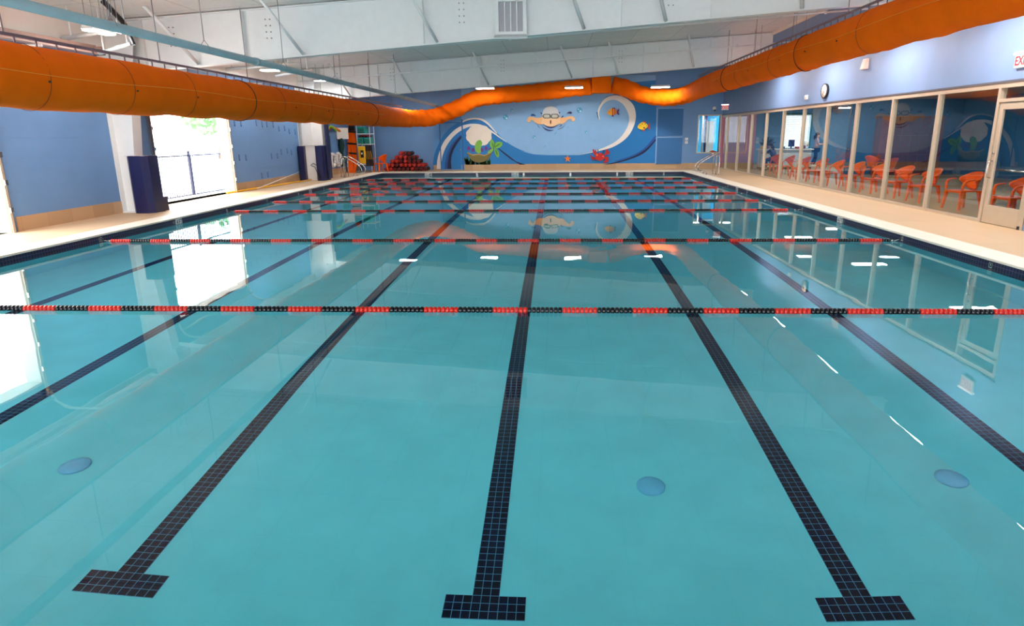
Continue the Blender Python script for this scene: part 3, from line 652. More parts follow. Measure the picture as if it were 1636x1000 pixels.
# sprinkler pipes across the room with droppers
def cross_pipe(Y, pa, pb, lb, drops):
    A, B = atY(*pa, Y), atY(*pb, Y); sl = (B.z-A.z)/(B.x-A.x); x0, x1 = -9.0, WR-.02; z = lambda x: A.z+(x-A.x)*sl
    t = thing('sprinkler_pipe', lb, 'sprinkler pipe', (0, Y, z(0)))
    b = MB(); b.cyl((x0, 0, z(x0)-z(0)), (x1, 0, z(x1)-z(0)), .022, 8); b.build('pipe', white_steel, t)
    for x in drops:
        b = MB(); b.cyl((x, 0, z(x)-z(0)), (x, 0, min(z(x)+.35, zroof(x)+.1)-z(0)), .014, 6); b.cyl((x, 0, min(z(x)+.35, zroof(x)+.1)-z(0)-.03), (x, 0, min(z(x)+.35, zroof(x)+.1)-z(0)), .03, 8); b.build('riser', white_steel, t)
    b = MB()
    for x in drops[::2]: b.cyl((x+.9, 0, z(x+.9)-z(0)-.04), (x+.9, 0, z(x+.9)-z(0)+.05), .03, 8)
    b.build('couplings', white_steel, t)
cross_pipe(15.3, (640, 77), (1230, 27), 'nearer thin white sprinkler pipe crossing under the roof', (-7.2, -4.3, -2.0, .2, 1.6, 3.4, 5.4))
cross_pipe(21.6, (640, 117), (1250, 68), 'farther thin white sprinkler pipe crossing under the roof', (-7.0, -5, -2.9, -.7, 1.4, 3.5, 5.2, 6.7))
for (x, y0, y1, Y), lb in zip([(1290, 0, 52, 19.5), (1237, 12, 72, 19.5), (1184, 62, 100, 22), (1168, 60, 102, 24)], ['dark vertical rod, rightmost above the right duct', 'dark vertical rod, second from the right above the right duct', 'vertical rod above the right duct beside the roof beam end', 'pale vertical rod just left of the roof beam end']):
    pass
# black coiled hose and brackets by the left roof
b = MB(); pts = catmull([atY(x, y, 12.2) for x, y in ((164, 2), (172, 9), (184, 22), (196, 35), (203, 48), (208, 60), (213, 72))], 10)
b.tube(pts, .045, 8, radii=[.04+.014*(i % 2) for i in range(len(pts))]); tag(b.build('ribbed_hose', black), 'black ribbed hose hanging from the roof above the near left duct', 'hose')
b = MB(); b.box((-9.62, 3.8, 3.50), (-9.42, 12.9, 3.58)); b.box((-9.62, 3.8, 3.58), (-9.60, 12.9, 3.70)); b.box((-9.62, 12.8, 3.50), (-9.42, 12.9, 3.66))
tag(b.build('steel_channel', mat('brownish primed steel', rgb(172, 142, 130), .5)), 'brownish steel channel high on the left wall above the near duct', 'steel channel')
for (a, c, Y), lb in zip([(((158, 85), (212, 69), 12.6)), ((98, 62), (205, 44), 12.3), ((350, 111), (480, 101), 18.6), ((440, 121), (500, 111), 20.2)],
                    ['white bracket arm above the near left duct, lower of the two', 'white bracket arm behind the lamps above the near left duct', 'white bracket arm above the left duct near the middle of its run', 'short white bracket arm above the left duct, left of the far lamps']):
    A, B = atY(*a, Y), atY(*c, Y)
    t = thing('bracket_arm', lb, 'bracket arm', A)
    b = MB(); b.tube([(0, 0, 0), B-A], .045, 4); b.build('arm', white_steel, t)
    for k in (.15, .85):
        q = (B-A)*k; b = MB(); b.cyl(q, (q.x, q.y, zroof((A+q).x)+.1-A.z), .018, 6); b.build('hanger', white_steel, t)
# ------------------------------------------------------------ light fittings
def fixture(loc, lb, along='X', L=.8, W=.3, group=None, rod=True, ztop=None, rad=26):
    t = thing('strip_light', lb, 'light fitting', loc, 0 if along == 'X' else PI/2, group)
    b = MB(); b.hexa([(-L/2, -W/2, .0), (L/2, -W/2, 0), (L/2, W/2, 0), (-L/2, W/2, 0)], [(-L/2, -W/4, .08), (L/2, -W/4, .08), (L/2, W/4, .08), (-L/2, W/4, .08)]); b.build('housing', white_steel, t)
    b = MB(); b.box((-L/2+.01, -W/2+.01, -.03), (L/2-.01, W/2-.01, -.002), .01); b.build('diffuser', lamp_white, t)
    la = bpy.data.lights.new('lamp', 'AREA'); la.shape = 'RECTANGLE'; la.size = L-.04; la.size_y = W-.04; la.energy = rad*PI*L*W; la.color = (1, .96, .92)
    lo = bpy.data.objects.new('lamp', la); C.objects.link(lo); lo.parent = t; lo.location = (0, 0, -.036); la.cycles.is_caustics_light = True
    if rod:
        zt = (ztop if ztop is not None else zroof(loc[0])+.1)-loc[2]
        for s in (-.3, .3):
            b = MB(); b.cyl((s*L, 0, .08), (s*L, 0, zt), .005, 5); b.build('cable', grey_steel, t)
    return t
for (x, y), lb in zip(((775, 141), (917, 140), (1055, 139), (637, 141)), ('lit strip light above the left part of the mural', 'lit strip light in front of the orange duct at the middle of the far wall', 'lit strip light at the right end of the far wall', 'lit strip light at the far left, mostly behind the roof beam')):
    fixture(atZ(x, y, 3.85), lb, 'X', .8, .34)
for (x, y), lb in zip(((431, 112), (512, 128), (145, 47), (176, 43), (171, 53), (196, 50)), ('lit strip light above the left duct, left of the blue-grey pipe', 'lit strip light just under the blue-grey pipe above the left duct', 'leftmost lit lamp of the cluster above the near left duct', 'upper middle lit lamp of the cluster above the near left duct', 'lower middle lit lamp of the cluster above the near left duct', 'rightmost lit lamp of the cluster, next to the ribbed hose')):
    near = x < 300; fixture(atZ(x, y, 3.85 if not near else 3.8), lb, 'X', .24 if near else .5, .2 if near else .35)
for y in (2.2, 7.0): fixture((-8.6, y, 3.8), 'lit strip light high on the left, nearer than the lamp cluster', 'Y', 1.2, .35, 'strip lights on the near left')
for y, lb in ((22.4, 'strip light hidden above the right duct, farthest of its row'), (18.6, 'strip light above the right duct, second farthest of its row'), (15.0, 'strip light above the right duct beside the wall clock'), (11.4, 'strip light above the right duct over the glass door'), (7.8, 'strip light above the right duct, nearest but one to the camera'), (4.2, 'strip light above the right duct nearest the camera')):
    fixture((7.0, y, 4.1), lb, 'Y', 1.2, .28)
for (x, y, z), lb in zip(((11.8, 16.7, 3.01), (11.8, 22.5, 3.01), (11.5, 28.5, 3.01), (14.5, 31, 3.01), (7.3, 33.2, 3.01)), ('lit ceiling light behind the glass, seen near the glass door', 'ceiling light behind the glass in the middle of the lobby', 'ceiling light above the reception counter', 'ceiling light above the standing person', 'ceiling light in the room behind the far window')):
    fixture((x, y, z), lb, 'X', 1.2, .3, rod=False, rad=14)

# ------------------------------------------------------------ small things on the walls
t = thing('wall_clock', 'round white wall clock with a dark rim above the glazing', 'clock', (WR, 19.08, 3.03))
b = MB(); b.lathe([(.001, -.0), (.205, 0), (.215, -.02), (.215, -.07), (.195, -.075), (.19, -.05)], n=32, axis='X'); b.build('rim', dark, t)
b = MB(); b.lathe([(.001, -.06), (.186, -.06), (.186, -.068), (.001, -.068)], n=32, axis='X'); b.build('face', mat('cream clock face', rgb(250, 238, 220), .4), t)
b = MB()
for i in range(12):
    a = 2*PI*i/12; b.box((-.071, .165*math.sin(a)-.006, .165*math.cos(a)-.006), (-.068, .165*math.sin(a)+.006, .165*math.cos(a)+.006))
b.build('hour_marks', black, t)
b = MB(); b.tube([(-.073, 0, 0), (-.073, -.06, -.05)], .007, 5); b.build('hour_hand', black, t)
b = MB(); b.tube([(-.075, 0, 0), (-.075, .05, -.12)], .005, 5); b.build('minute_hand', black, t)
def exit_sign(loc, rz, lb, w=.34, h=.22):
    t = thing('exit_sign', lb, 'exit sign', loc, rz)
    b = MB(); b.box((-w/2, -.05, -h/2), (w/2, 0, h/2), .006); b.build('case', white_plastic, t)
    b = MB(); b.box((-w/2-.03, -.07, h/2), (w/2+.03, 0, h/2+.045), .006); b.build('top_lamp', mat('lit sign lamp', rgb(255, 245, 240), .5, var=0, emit=(1, .95, .92, 1), estr=.5), t)
    text('EXIT', .21, mat('lit red letters', rgb(225, 30, 40), .4, var=0, emit=(.9, .03, .05, 1), estr=.2), 'lettering', t, (0, -.052, 0), (PI/2, 0, 0), .002, .75)
exit_sign((WR, 11.25, 3.0), -PI/2, 'white and red EXIT sign on the right wall above the glass door')
exit_sign((WR-.12, 29.6, 3.0), -.35, 'small red EXIT sign in the far right corner above the glazing')
b = MB(); b.lathe([(.001, -.10), (.04, -.1), (.075, -.07), (.085, -.03), (.085, 0)], c=(7.69, WF, 3.01), n=20, axis='Y'); b.mi = 1; b.ball((7.69, WF-.1, 2.91), .045, 12, 8)
tag(recentre(b.build('security_camera', [white_plastic, black]), (7.69, WF, 3.01)), 'round dome security camera on the far wall above the window', 'camera')
for z, lb in ((1.56, 'small cream switch plate on the far wall, upper of the two'), (1.40, 'small cream switch plate on the far wall, lower of the two')):
    b = MB(); b.box((6.36, WF-.02, z-.065), (6.5, WF, z+.065), .005); b.mi = 1; b.box((6.415, WF-.027, z-.025), (6.445, WF-.02, z+.025)); tag(b.build('switch_plate', [white_plastic, mat('cream toggle', rgb(215, 205, 180), .4)]), lb, 'switch plate')
b = MB(); b.box((WR-.07, 20.36, 2.86), (WR, 20.5, 3.0), .01); b.mi = 1; b.cyl((WR-.09, 20.43, 2.93), (WR-.07, 20.43, 2.93), .035, 12); tag(b.build('fire_alarm_strobe', [white_plastic, white_plastic]), 'small white alarm strobe above the glazing left of the clock', 'alarm')
b = MB(); b.hexa([(WR-.12, 16.72, 3.42), (WR, 16.68, 3.42), (WR, 16.95, 3.42), (WR-.12, 16.9, 3.42)], [(WR-.06, 16.72, 3.68), (WR, 16.68, 3.68), (WR, 16.95, 3.68), (WR-.06, 16.9, 3.68)], .01); tag(b.build('wall_light', mat('peach sconce', rgb(245, 205, 190), .5)), 'small pale sconce on the right wall just below the duct', 'wall light')
# small dark blue markers on the left wall
Z6 = lambda x, y: (360+x/7.144, 170+y/7.144)
for (x, y) in [(103, 190), (178, 195), (352, 190), (418, 205), (472, 205), (545, 210), (610, 255), (675, 250), (728, 285), (795, 290), (158, 585), (235, 585), (525, 570), (592, 565), (638, 520), (705, 505), (753, 525), (415, 790), (485, 780)]:
    p = atX(*Z6(x, y), WL)
    b = MB(); b.hexa([(0, -.03, -.10), (.012, -.02, -.10), (.012, .02, -.10), (0, .03, -.10)], [(0, -.04, .10), (.012, -.03, .10), (.012, .03, .10), (0, .04, .10)]); b.box((.012, -.02, -.08), (.03, .0, -.05))
    o = b.build('wall_hook', mat('muted blue plastic', rgb(70, 112, 168), .5)); o.location = p
    tag(o, 'small dark blue hook on the left wall between the doorway and the farther column', 'wall hook', 'small blue hooks scattered on the left wall')
# dark access panels to the right of the mural
for (x0, y0, x1, y1), lb in (((1049.5, 173, 1092, 217), 'upper dark blue framed panel on the far wall right of the mural'), ((1048, 219.5, 1090, 262), 'lower dark blue framed panel on the far wall right of the mural')):
    A, B = atY(x0, y1, WF), atY(x1, y0, WF); t = thing('wall_panel', lb, 'wall panel', ((A.x+B.x)/2, WF, A.z)); w = (B.x-A.x)/2; h = B.z-A.z
    b = MB(); b.box((-w, -.04, 0), (w, 0, h), .004); b.build('panel', mat('slate blue fabric', rgb(62, 118, 176), .8, var=.1, scale=60), t)
    b = MB(); b.box((-w-.05, -.05, -.02), (-w, 0, h+.02)); b.box((-w, -.05, h-.01), (w, 0, h+.03)); b.build('edge_trim', mat('pale blue trim', rgb(140, 185, 225), .5), t)
# poles on the deck
t = thing('pole', 'long yellow pole lying on the deck along the left wall', 'pole', (-10.0, 21, ZD+.03))
b = MB(); b.cyl((-.05, -3.0, 0), (.34, 2.9, 0), .026, 10); b.build('shaft', yellow_plastic, t)
b = MB(); b.cyl((.34, 2.9, 0), (.36, 3.1, 0), .03, 10); b.build('grip', dark, t)
b = MB(); b.cyl((-9.9, 19.6, ZD+.02), (-9.99, 23.25, .48), .013, 8); tag(b.build('pole', white_plastic), 'thin white pole leaning low against the left wall baseboard', 'pole')

# ------------------------------------------------------------ mural on the far wall
mural = thing('mural', 'painted ocean mural of waves, a swimmer and sea animals on the far wall', 'mural', (0, WF, ZD))
lay = [0]
def paint(name, polys, col, label=None, layer=None):
    if layer is None: lay[0] += 1; layer = lay[0]
    b = MB(); m = mat('paint %02x%02x%02x' % col, rgb(*col), .5, var=.03, scale=3)
    for pts in polys:
        b.poly([atY(x, y, WF-.0025*layer)-mural.location for x, y in pts])
    for f in b.bm.faces: pass
    return b.build(name, m, mural, label)
def sm(pts, n=5, closed=False): return [(v.x, v.y) for v in catmull([(x, y, 0) for x, y in pts], n, closed)]
z7 = lambda P: [(680+x/4.09, 140+y/4.09) for x, y in P]
zm = lambda P: [(690+x/8.33, 160+y/8.33) for x, y in P]
zr = lambda P: [(930+x/8.33, 150+y/8.33) for x, y in P]
zs = lambda P: [(830+x/12.5, 150+y/12.5) for x, y in P]
paint('sky_field', [[(737, 262.8), (1048, 262.8), (1048, 120), (737, 120)]], (140, 188, 232))
paint('left_field', [[(692, 270), (737, 270), (737, 176), (692, 176)]], (96, 156, 214), layer=1)
swirl_out = [(1000, 441), (1150, 410), (1230, 385), (1300, 340), (1345, 285), (1372, 210), (1368, 140), (1340, 92), (1290, 60), (1235, 50), (1180, 66), (1142, 108), (1124, 160), (1134, 213)]
swirl_in = [(1139, 213), (1134, 165), (1150, 122), (1184, 90), (1235, 80), (1285, 105), (1318, 155), (1330, 210), (1313, 268), (1268, 330), (1200, 376), (1100, 415), (1000, 441)]
out7 = sm(swirl_out, 6); in7 = sm(swirl_in, 6)
topwave = sm(zm([(960, 530), (1060, 600), (1200, 668), (1333, 705)]), 4)+sm(z7([(620, 412), (700, 434), (800, 441), (900, 441), (1000, 441)]), 4)
deep = zm([(870, 440), (960, 530)])+topwave+z7(out7[:out7.index(min(out7, key=lambda p: p[1]))])+z7([(1235, 45), (1300, -30)])+[(1048, 128), (1048, 262.8), (737, 262.8)]+sm(zm([(390, 300), (470, 268), (560, 255), (650, 266), (730, 312), (800, 375), (870, 440)]), 4)
paint('deep_wave', [deep], (22, 124, 196))
leftdeep = sm(zm([(12, 915), (30, 740), (100, 560), (200, 410), (310, 320), (386, 290)]), 5)+[(736.8, 270)]
paint('left_deep_wave', [leftdeep], (22, 124, 196))
paint('swirl_shadow', [z7(sm([(1000, 446), (1124, 160), (1140, 105), (1180, 60), (1235, 43), (1292, 50), (1345, 85), (1340, 92), (1290, 60), (1235, 50), (1180, 66), (1142, 108), (1124, 160), (1134, 213), (1122, 190), (1116, 160)], 1)[1:])], (14, 90, 158))
paint('white_swirl', [z7(out7+in7[1:-1])], (244, 238, 230))
navy = sm(zr([(300, 940), (500, 893), (700, 822), (850, 730), (980, 598)]), 5)+sm(zr([(984, 618), (860, 758), (720, 840), (500, 912), (320, 945)]), 5)
paint('navy_stroke', [navy], (8, 14, 70))
paint('blue_stroke', [sm(zr([(420, 900), (620, 835), (740, 780), (850, 700), (980, 545)]), 5)+sm(zr([(980, 598), (850, 728), (700, 820), (480, 897)]), 5)], (12, 84, 166), layer=lay[0])
nl = sm(zm([(205, 915), (215, 800), (245, 680), (310, 560), (390, 470)]), 5)+sm(zm([(392, 505), (330, 590), (275, 700), (255, 800), (262, 915)]), 5)
paint('navy_stroke', [nl], (8, 14, 70)); paint('navy_stroke', [zm([(880, 632), (1000, 722), (1120, 815), (1250, 858), (1170, 858), (1050, 785), (960, 715), (890, 655)])], (8, 14, 70), layer=lay[0])
paint('blue_stroke', [sm(zm([(170, 915), (185, 790), (225, 660), (290, 550), (380, 465)]), 5)+sm(zm([(390, 470), (310, 560), (245, 680), (215, 800), (205, 915)]), 5)], (12, 84, 166), layer=lay[0])
arc = sm(zm([(65, 915), (72, 800), (100, 690), (155, 560), (235, 460), (310, 390), (386, 345), (450, 326), (530, 314), (640, 322), (740, 368), (830, 430), (960, 530), (1000, 562)]), 5)+sm(zm([(995, 562), (900, 500), (830, 452), (740, 400), (650, 352), (540, 345), (450, 372), (390, 402), (325, 450), (255, 522), (185, 630), (138, 760), (120, 915)]), 5)
paint('white_wave_arc', [arc], (244, 238, 230))
cres = sm(zm([(386, 292), (470, 250), (560, 234), (660, 245), (745, 295), (810, 370), (870, 445)]), 5)+sm(zm([(860, 445), (795, 378), (728, 314), (650, 268), (560, 256), (470, 272), (390, 306)]), 5)
paint('white_wave_crest', [cres], (244, 238, 230), layer=lay[0])
cloud = []
for i in range(60):
    a = 2*PI*i/60; r = 1+.06*abs(math.sin(a*5)); cloud.append((625+165*r*math.cos(a), 470+140*r*math.sin(a)))
paint('cream_splash', [zm(cloud)], (246, 236, 220))
# sea plants in a shell bowl
random.seed(9)
gp = []
for i in range(46):
    x = random.uniform(460, 800); y0 = 858; h = random.uniform(60, 150); w = random.uniform(8, 16); s = random.uniform(-50, 50)
    gp.append(zm([(x-w, y0), (x+w, y0), (x+s*.5+w, y0-h*.6), (x+s, y0-h), (x+s*.5-w*.6, y0-h*.5)]))
paint('seaweed', gp, (52, 100, 48), 'painted dark green seaweed at the foot of the left wave')
paint('coral_tufts', [zm([(490+i*58+22*math.cos(a), 650+(12 if i % 2 else -8)+28*math.sin(a)) for a in [2*PI*k/14 for k in range(14)]]) for i in range(6)], (108, 50, 140))
paint('shell_bowl', [sm(zm([(470, 690), (540, 722), (620, 712), (700, 730), (770, 700), (800, 680), (770, 760), (700, 815), (620, 830), (550, 812), (500, 760)]), 4, True)], (122, 112, 52))
paint('shell_bowl_rim', [zm([(470, 690), (540, 722), (620, 712), (700, 730), (790, 690), (790, 700), (700, 744), (620, 726), (540, 738), (475, 704)])], (190, 160, 92))
paint('sea_leaves', [sm(zm(p), 5, True) for p in ([(800, 640), (770, 590), (790, 520), (830, 560), (835, 620)], [(820, 630), (860, 560), (930, 560), (935, 600), (880, 640)], [(830, 640), (880, 670), (895, 740), (870, 760), (835, 700)], [(810, 640), (760, 670), (740, 700), (780, 700), (815, 670)], [(600, 700), (570, 640), (590, 560), (640, 530), (670, 570), (650, 640), (650, 700)])], (122, 186, 70))
paint('leaf_shade', [sm(zm(p), 5, True) for p in ([(815, 640), (800, 600), (800, 560), (815, 590)], [(835, 630), (870, 590), (915, 580), (870, 615)], [(845, 655), (870, 690), (875, 735), (850, 700)])], (70, 140, 48))
# swimmer
paint('swim_cap', [sm(zs([(462, 440), (466, 360), (500, 290), (560, 255), (620, 245), (690, 258), (745, 295), (778, 360), (785, 440), (620, 460)]), 4, True)], (226, 226, 226))
face = sm(zs([(465, 445), (540, 470), (620, 480), (700, 470), (785, 445), (830, 490), (830, 560), (780, 610), (700, 650), (620, 665), (540, 650), (480, 610), (420, 600), (420, 520), (440, 470)]), 4, True)
arm_l = sm(zs([(450, 475), (380, 478), (300, 470), (230, 455), (180, 470), (152, 520), (165, 560), (205, 562), (225, 530), (255, 522), (300, 560), (360, 598), (430, 600)]), 4, True)
arm_r = sm(zs([(820, 475), (900, 470), (980, 448), (1050, 445), (1095, 475), (1110, 510), (1090, 545), (1050, 545), (1035, 510), (1000, 500), (950, 530), (900, 575), (820, 600)]), 4, True)
paint('swimmer_skin', [face], (252, 208, 160)); paint('swimmer_arms', [arm_l, arm_r], (250, 192, 134), layer=lay[0]+1); lay[0] += 1
def rr(cx, cy, w, h, r=.35, n=20): return [(cx+w*abs(math.cos(a))**.5*(1 if math.cos(a) >= 0 else -1), cy+h*abs(math.sin(a))**.5*(1 if math.sin(a) >= 0 else -1)) for a in [2*PI*(k+.5)/n for k in range(n)]]
paint('goggle_rim', [zs(rr(545, 445, 72, 46)), zs(rr(705, 445, 72, 46)), zs([(450, 438), (800, 438), (800, 452), (450, 452)])], (32, 34, 40))
paint('goggle_lens', [zs(rr(545, 445, 60, 34)), zs(rr(705, 445, 60, 34))], (206, 206, 190))
paint('mouth', [zs([(608+12*0+14*math.cos(a)+14, 562+42*math.sin(a)) for a in [2*PI*k/16 for k in range(16)]])], (140, 60, 50))
def arcband(pts, w):
    up = [(x, y-w*math.sin(PI*i/(len(pts)-1))) for i, (x, y) in enumerate(pts)]; dn = [(x, y+w*math.sin(PI*i/(len(pts)-1))) for i, (x, y) in enumerate(pts)]
    return up+list(reversed(dn))[1:-1]
paint('water_lines', [zs(arcband(sm([(465, 590), (530, 645), (620, 670), (710, 650), (790, 590)], 4), 14)), zs(arcband(sm([(430, 620), (500, 690), (590, 728), (690, 722)], 4), 13)), zs(arcband(sm([(350, 610), (375, 650), (410, 685)], 4), 6)), zs(arcband(sm([(795, 660), (830, 635), (860, 600)], 4), 8)), zs(arcband(sm([(750, 715), (860, 670), (925, 580)], 4), 6))], (26, 26, 110))
paint('splash_drops', [sm(zs(p), 4, True) for p in ([(228, 440), (240, 402), (290, 405), (330, 445), (280, 440)], [(415, 375), (440, 372), (455, 410), (430, 400)])], (18, 96, 170), layer=lay[0])
paint('splash_drops', [sm(zs(p), 4, True) for p in ([(932, 412), (970, 365), (1020, 352), (1050, 380), (1020, 400), (970, 390)], [(835, 480), (850, 445), (880, 435), (865, 462)], [(785, 375), (800, 362), (812, 372), (798, 395)])], (18, 18, 96), layer=lay[0])
# bubbles
def disk(cx, cy, r, n=20, ry=None): return [(cx+r*math.cos(2*PI*k/n), cy+(ry or r)*math.sin(2*PI*k/n)) for k in range(n)]
bub = [(1005, 147, 18), (522, 193, 17), (562, 147, 9), (708, 322, 10), (850, 300, 7), (1048, 290, 8), (780, 385, 6), (1105, 350, 5), (930, 262, 5)]
paint('bubbles', [z7(disk(x, y, r)) for x, y, r in bub], (70, 164, 212)); paint('bubble_shine', [z7(disk(x+r*.35, y+r*.4, r*.4)) for x, y, r in bub]+[z7(disk(x-r*.35, y-r*.35, r*.25)) for x, y, r in bub], (186, 228, 244))
# fish, crab and starfish
def fish(z, cx, cy, L, H, col, fin, deco, face_left=True, nm='striped_fish'):
    s = 1
    body = [(cx-L*.5, cy+H*.15), (cx-L*.36, cy-H*.22), (cx-L*.1, cy-H*.48), (cx+L*.2, cy-H*.40), (cx+L*.42, cy-H*.02), (cx+L*.2, cy+H*.36), (cx-L*.1, cy+H*.46), (cx-L*.36, cy+H*.36)]
    paint(nm+'_fins', [z([(cx+L*.36, cy), (cx+L*.56, cy-H*.42), (cx+L*.66, cy-H*.30), (cx+L*.56, cy+.02*H), (cx+L*.66, cy+H*.36), (cx+L*.5, cy+H*.42)]), z([(cx-L*.05, cy+H*.38), (cx+L*.14, cy+H*.3), (cx+L*.1, cy+H*.66), (cx-L*.1, cy+H*.62)]), z([(cx-L*.1, cy-H*.42), (cx+L*.22, cy-H*.4), (cx+L*.28, cy-H*.58), (cx+L*.02, cy-H*.6)])], fin)
    paint(nm+'_body', [z(sm(body, 4, True))], col)
    paint(nm+'_marks', [z(p) for p in deco], (196, 50, 26) if nm == 'striped_fish' else (120, 60, 20))
    paint(nm+'_eye', [z(disk(cx-L*.32, cy-H*.02, L*.035, 10))], (10, 10, 14), layer=lay[0])
fish(zr, 405, 240, 140, 96, (250, 170, 40), (60, 40, 130), [[(400, 195), (413, 193), (416, 285), (403, 287)], [(428, 192), (441, 193), (444, 278), (431, 282)], [(456, 198), (464, 202), (466, 262), (458, 270)]], nm='striped_fish')
fish(zr, 812, 428, 150, 104, (252, 210, 30), (190, 60, 40), [disk(800, 400, 7, 8), disk(840, 402, 6, 8), disk(860, 425, 6, 8), disk(825, 452, 12, 10), disk(782, 425, 5, 8)], nm='yellow_fish')
paint('crab_legs', [zr(sm(p, 3, True)) for p in ([(175, 820), (150, 790), (140, 750), (155, 730), (165, 760), (185, 735), (188, 775), (200, 800)], [(290, 825), (305, 790), (315, 750), (345, 728), (345, 760), (370, 765), (355, 800), (320, 812)], [(180, 850), (130, 830), (110, 800), (118, 850), (150, 885), (160, 860), (190, 865)], [(275, 850), (330, 835), (355, 850), (345, 900), (300, 918), (285, 895), (315, 880)], [(200, 870), (170, 872), (150, 845), (175, 845)])], (186, 26, 24))
paint('crab_body', [zr(sm([(175, 830), (195, 795), (240, 785), (280, 800), (295, 835), (275, 875), (230, 888), (190, 872)], 4, True))], (206, 34, 26))
paint('crab_eyes', [zr(disk(210, 748, 8, 10)), zr(disk(288, 756, 8, 10)), zr([(207, 752), (213, 752), (220, 800), (214, 800)]), zr([(284, 760), (290, 760), (270, 805), (264, 802)])], (34, 20, 20))
paint('crab_spots', [zr(disk(198, 812, 12, 12)), zr(disk(280, 832, 10, 12))], (240, 130, 100), layer=lay[0])
st = []
for k in range(10):
    a = -PI/2+PI*k/5; r = 24 if k % 2 == 0 else 10; st.append((928+r*math.cos(a), 465+r*math.sin(a)))
paint('starfish', [z7(st)], (244, 130, 40), 'painted orange starfish')
# door in the mural's left end
t = bpy.data.objects.new('door_4', None); C.objects.link(t); struct(t)
b = MB(); b.box((-5.80, WF-.05, ZD), (-5.76, WF, 2.42)); b.box((-4.68, WF-.05, ZD), (-4.62, WF, 2.60)); b.box((-5.80, WF-.05, 2.42), (-4.62, WF, 2.46)); b.build('door_frame', mat('mid blue gloss', rgb(28, 110, 178), .4), t)
b = MB(); b.ball((-4.78, WF-.07, 1.12), .035, 10, 8); b.cyl((-4.78, WF-.06, 1.12), (-4.78, WF, 1.12), .015, 8); b.build('door_handle', steel, t)

# ------------------------------------------------------------ orange chairs (front towards local +X)
def make_chair(lb, loc, rz, group=None):
    t = thing('armchair', lb, 'chair', loc, rz, group)
    b = MB(); rs = []
    for i in range(9):                                   # dished seat
        x = -.21+.44*i/8; w = .21+.03*i/8; z = .43-.012*math.sin(PI*i/8)-(.02 if i == 8 else 0)
        rs.append([(x, -w, z), (x, -w*.5, z-.012), (x, w*.5, z-.012), (x, w, z), (x, w, z-.022), (x, w*.5, z-.034), (x, -w*.5, z-.034), (x, -w, z-.022)])
    b.rings([[Vector(p) for p in r] for r in rs]); b.box((.2, -.235, .37), (.225, .235, .41)); b.build('seat', orange_plastic, t)
    b = MB(); cols = []                                 # curved shell back, narrow waist at the seat
    for i in range(21):
        u = -1+2*i/20; a = u*1.35; top = .83-.15*abs(u)**1.8; bot = .40+.24*abs(u)**1.3
        col = []
        for k in range(7):
            v = k/6; z = bot+(top-bot)*v; R = .235+.045*v; lean = -.05*v-.03
            col.append(Vector((lean-R*math.cos(a)*.95+.02, R*math.sin(a)*(1+.08*v), z)))
        cols.append(col)
    rs = []
    for col in cols:
        n = [Vector((p.x, p.y, 0)).normalized()*.014 for p in col]
        rs.append([p+q for p, q in zip(col, n)]+[p-q for p, q in reversed(list(zip(col, n)))])
    b.rings(rs); b.build('backrest', orange_plastic, t)
    for s in (-1, 1):
        b = MB(); pts = catmull([(-.02, s*.275, .665), (.08, s*.28, .655), (.17, s*.27, .63), (.21, s*.25, .56), (.215, s*.235, .44)], 5); rs = []
        for i, p in enumerate(pts):
            tt = (pts[min(i+1, len(pts)-1)]-pts[max(i-1, 0)]).normalized(); nn = tt.cross(Vector((0, 1, 0))).normalized()
            rs.append([p+Vector((0, .03, 0))+nn*.01, p-Vector((0, .03, 0))+nn*.01, p-Vector((0, .03, 0))-nn*.01, p+Vector((0, .03, 0))-nn*.01])
        b.rings(rs); b.build('armrest', orange_plastic, t)
        for fx, x0, x1 in ((1, .205, .245), (0, -.19, -.27)):
            b = MB(); y0, y1 = s*.215, s*.25
            b.hexa([(x1-.02, y1-.02, 0), (x1+.02, y1-.02, 0), (x1+.02, y1+.02, 0), (x1-.02, y1+.02, 0)], [(x0-.04, y0-.035, .425), (x0+.035, y0-.035, .425), (x0+.035, y0+.035, .425), (x0-.04, y0+.035, .425)], .005); b.build('leg', orange_plastic, t)
    return t
chair_rows = [(9.05, 12.25, 'orange armchair behind the glass door, rightmost of the row'), (9.05, 13.75, 'orange armchair behind the pane next to the glass door'),
    (9.05, 15.2, 'orange armchair, third from the right in the row behind the glass'), (9.05, 16.35, 'orange armchair, fourth from the right in the row behind the glass'),
    (9.05, 17.55, 'orange armchair, fifth from the right in the row behind the glass'), (9.05, 18.9, 'orange armchair, sixth from the right in the row behind the glass'),
    (9.05, 20.2, 'orange armchair behind the glass in front of the standing person'), (9.1, 21.5, 'orange armchair behind the glass left of the standing person'),
    (9.1, 23.0, 'orange armchair behind the glass in front of the counter, third from the left'), (9.1, 24.5, 'orange armchair behind the glass in front of the counter, second from the left'), (9.1, 26.0, 'orange armchair in the row behind the glass, nearest the counter end')]
first = None
random.seed(3)
for i, (x, y, lb) in enumerate(chair_rows):
    rz = PI+random.uniform(-.12, .12)+.1
    if first is None: first = make_chair(lb, (x, y, ZD), rz, 'orange armchairs in a row behind the glass')
    else:
        c = dup(first, lb); c.location = (x, y, ZD); c.rotation_euler = (0, 0, rz)
for x, y, rz, lb in ((11.6, 21.8, 2.0, 'orange armchair deeper in the lobby, beyond the row by the glass'), (12.3, 24.0, .4, 'orange armchair deeper in the lobby, close to the partition wall')):
    c = dup(first, lb); c.location = (x, y, ZD); c.rotation_euler = (0, 0, rz); c['group'] = 'orange armchairs deeper in the lobby'
c = dup(first, 'lone orange armchair by the far wall, left of the pile of floats'); c.location = (-8.47, 29.05, ZD); c.rotation_euler = (0, 0, -2.3); del c['group']
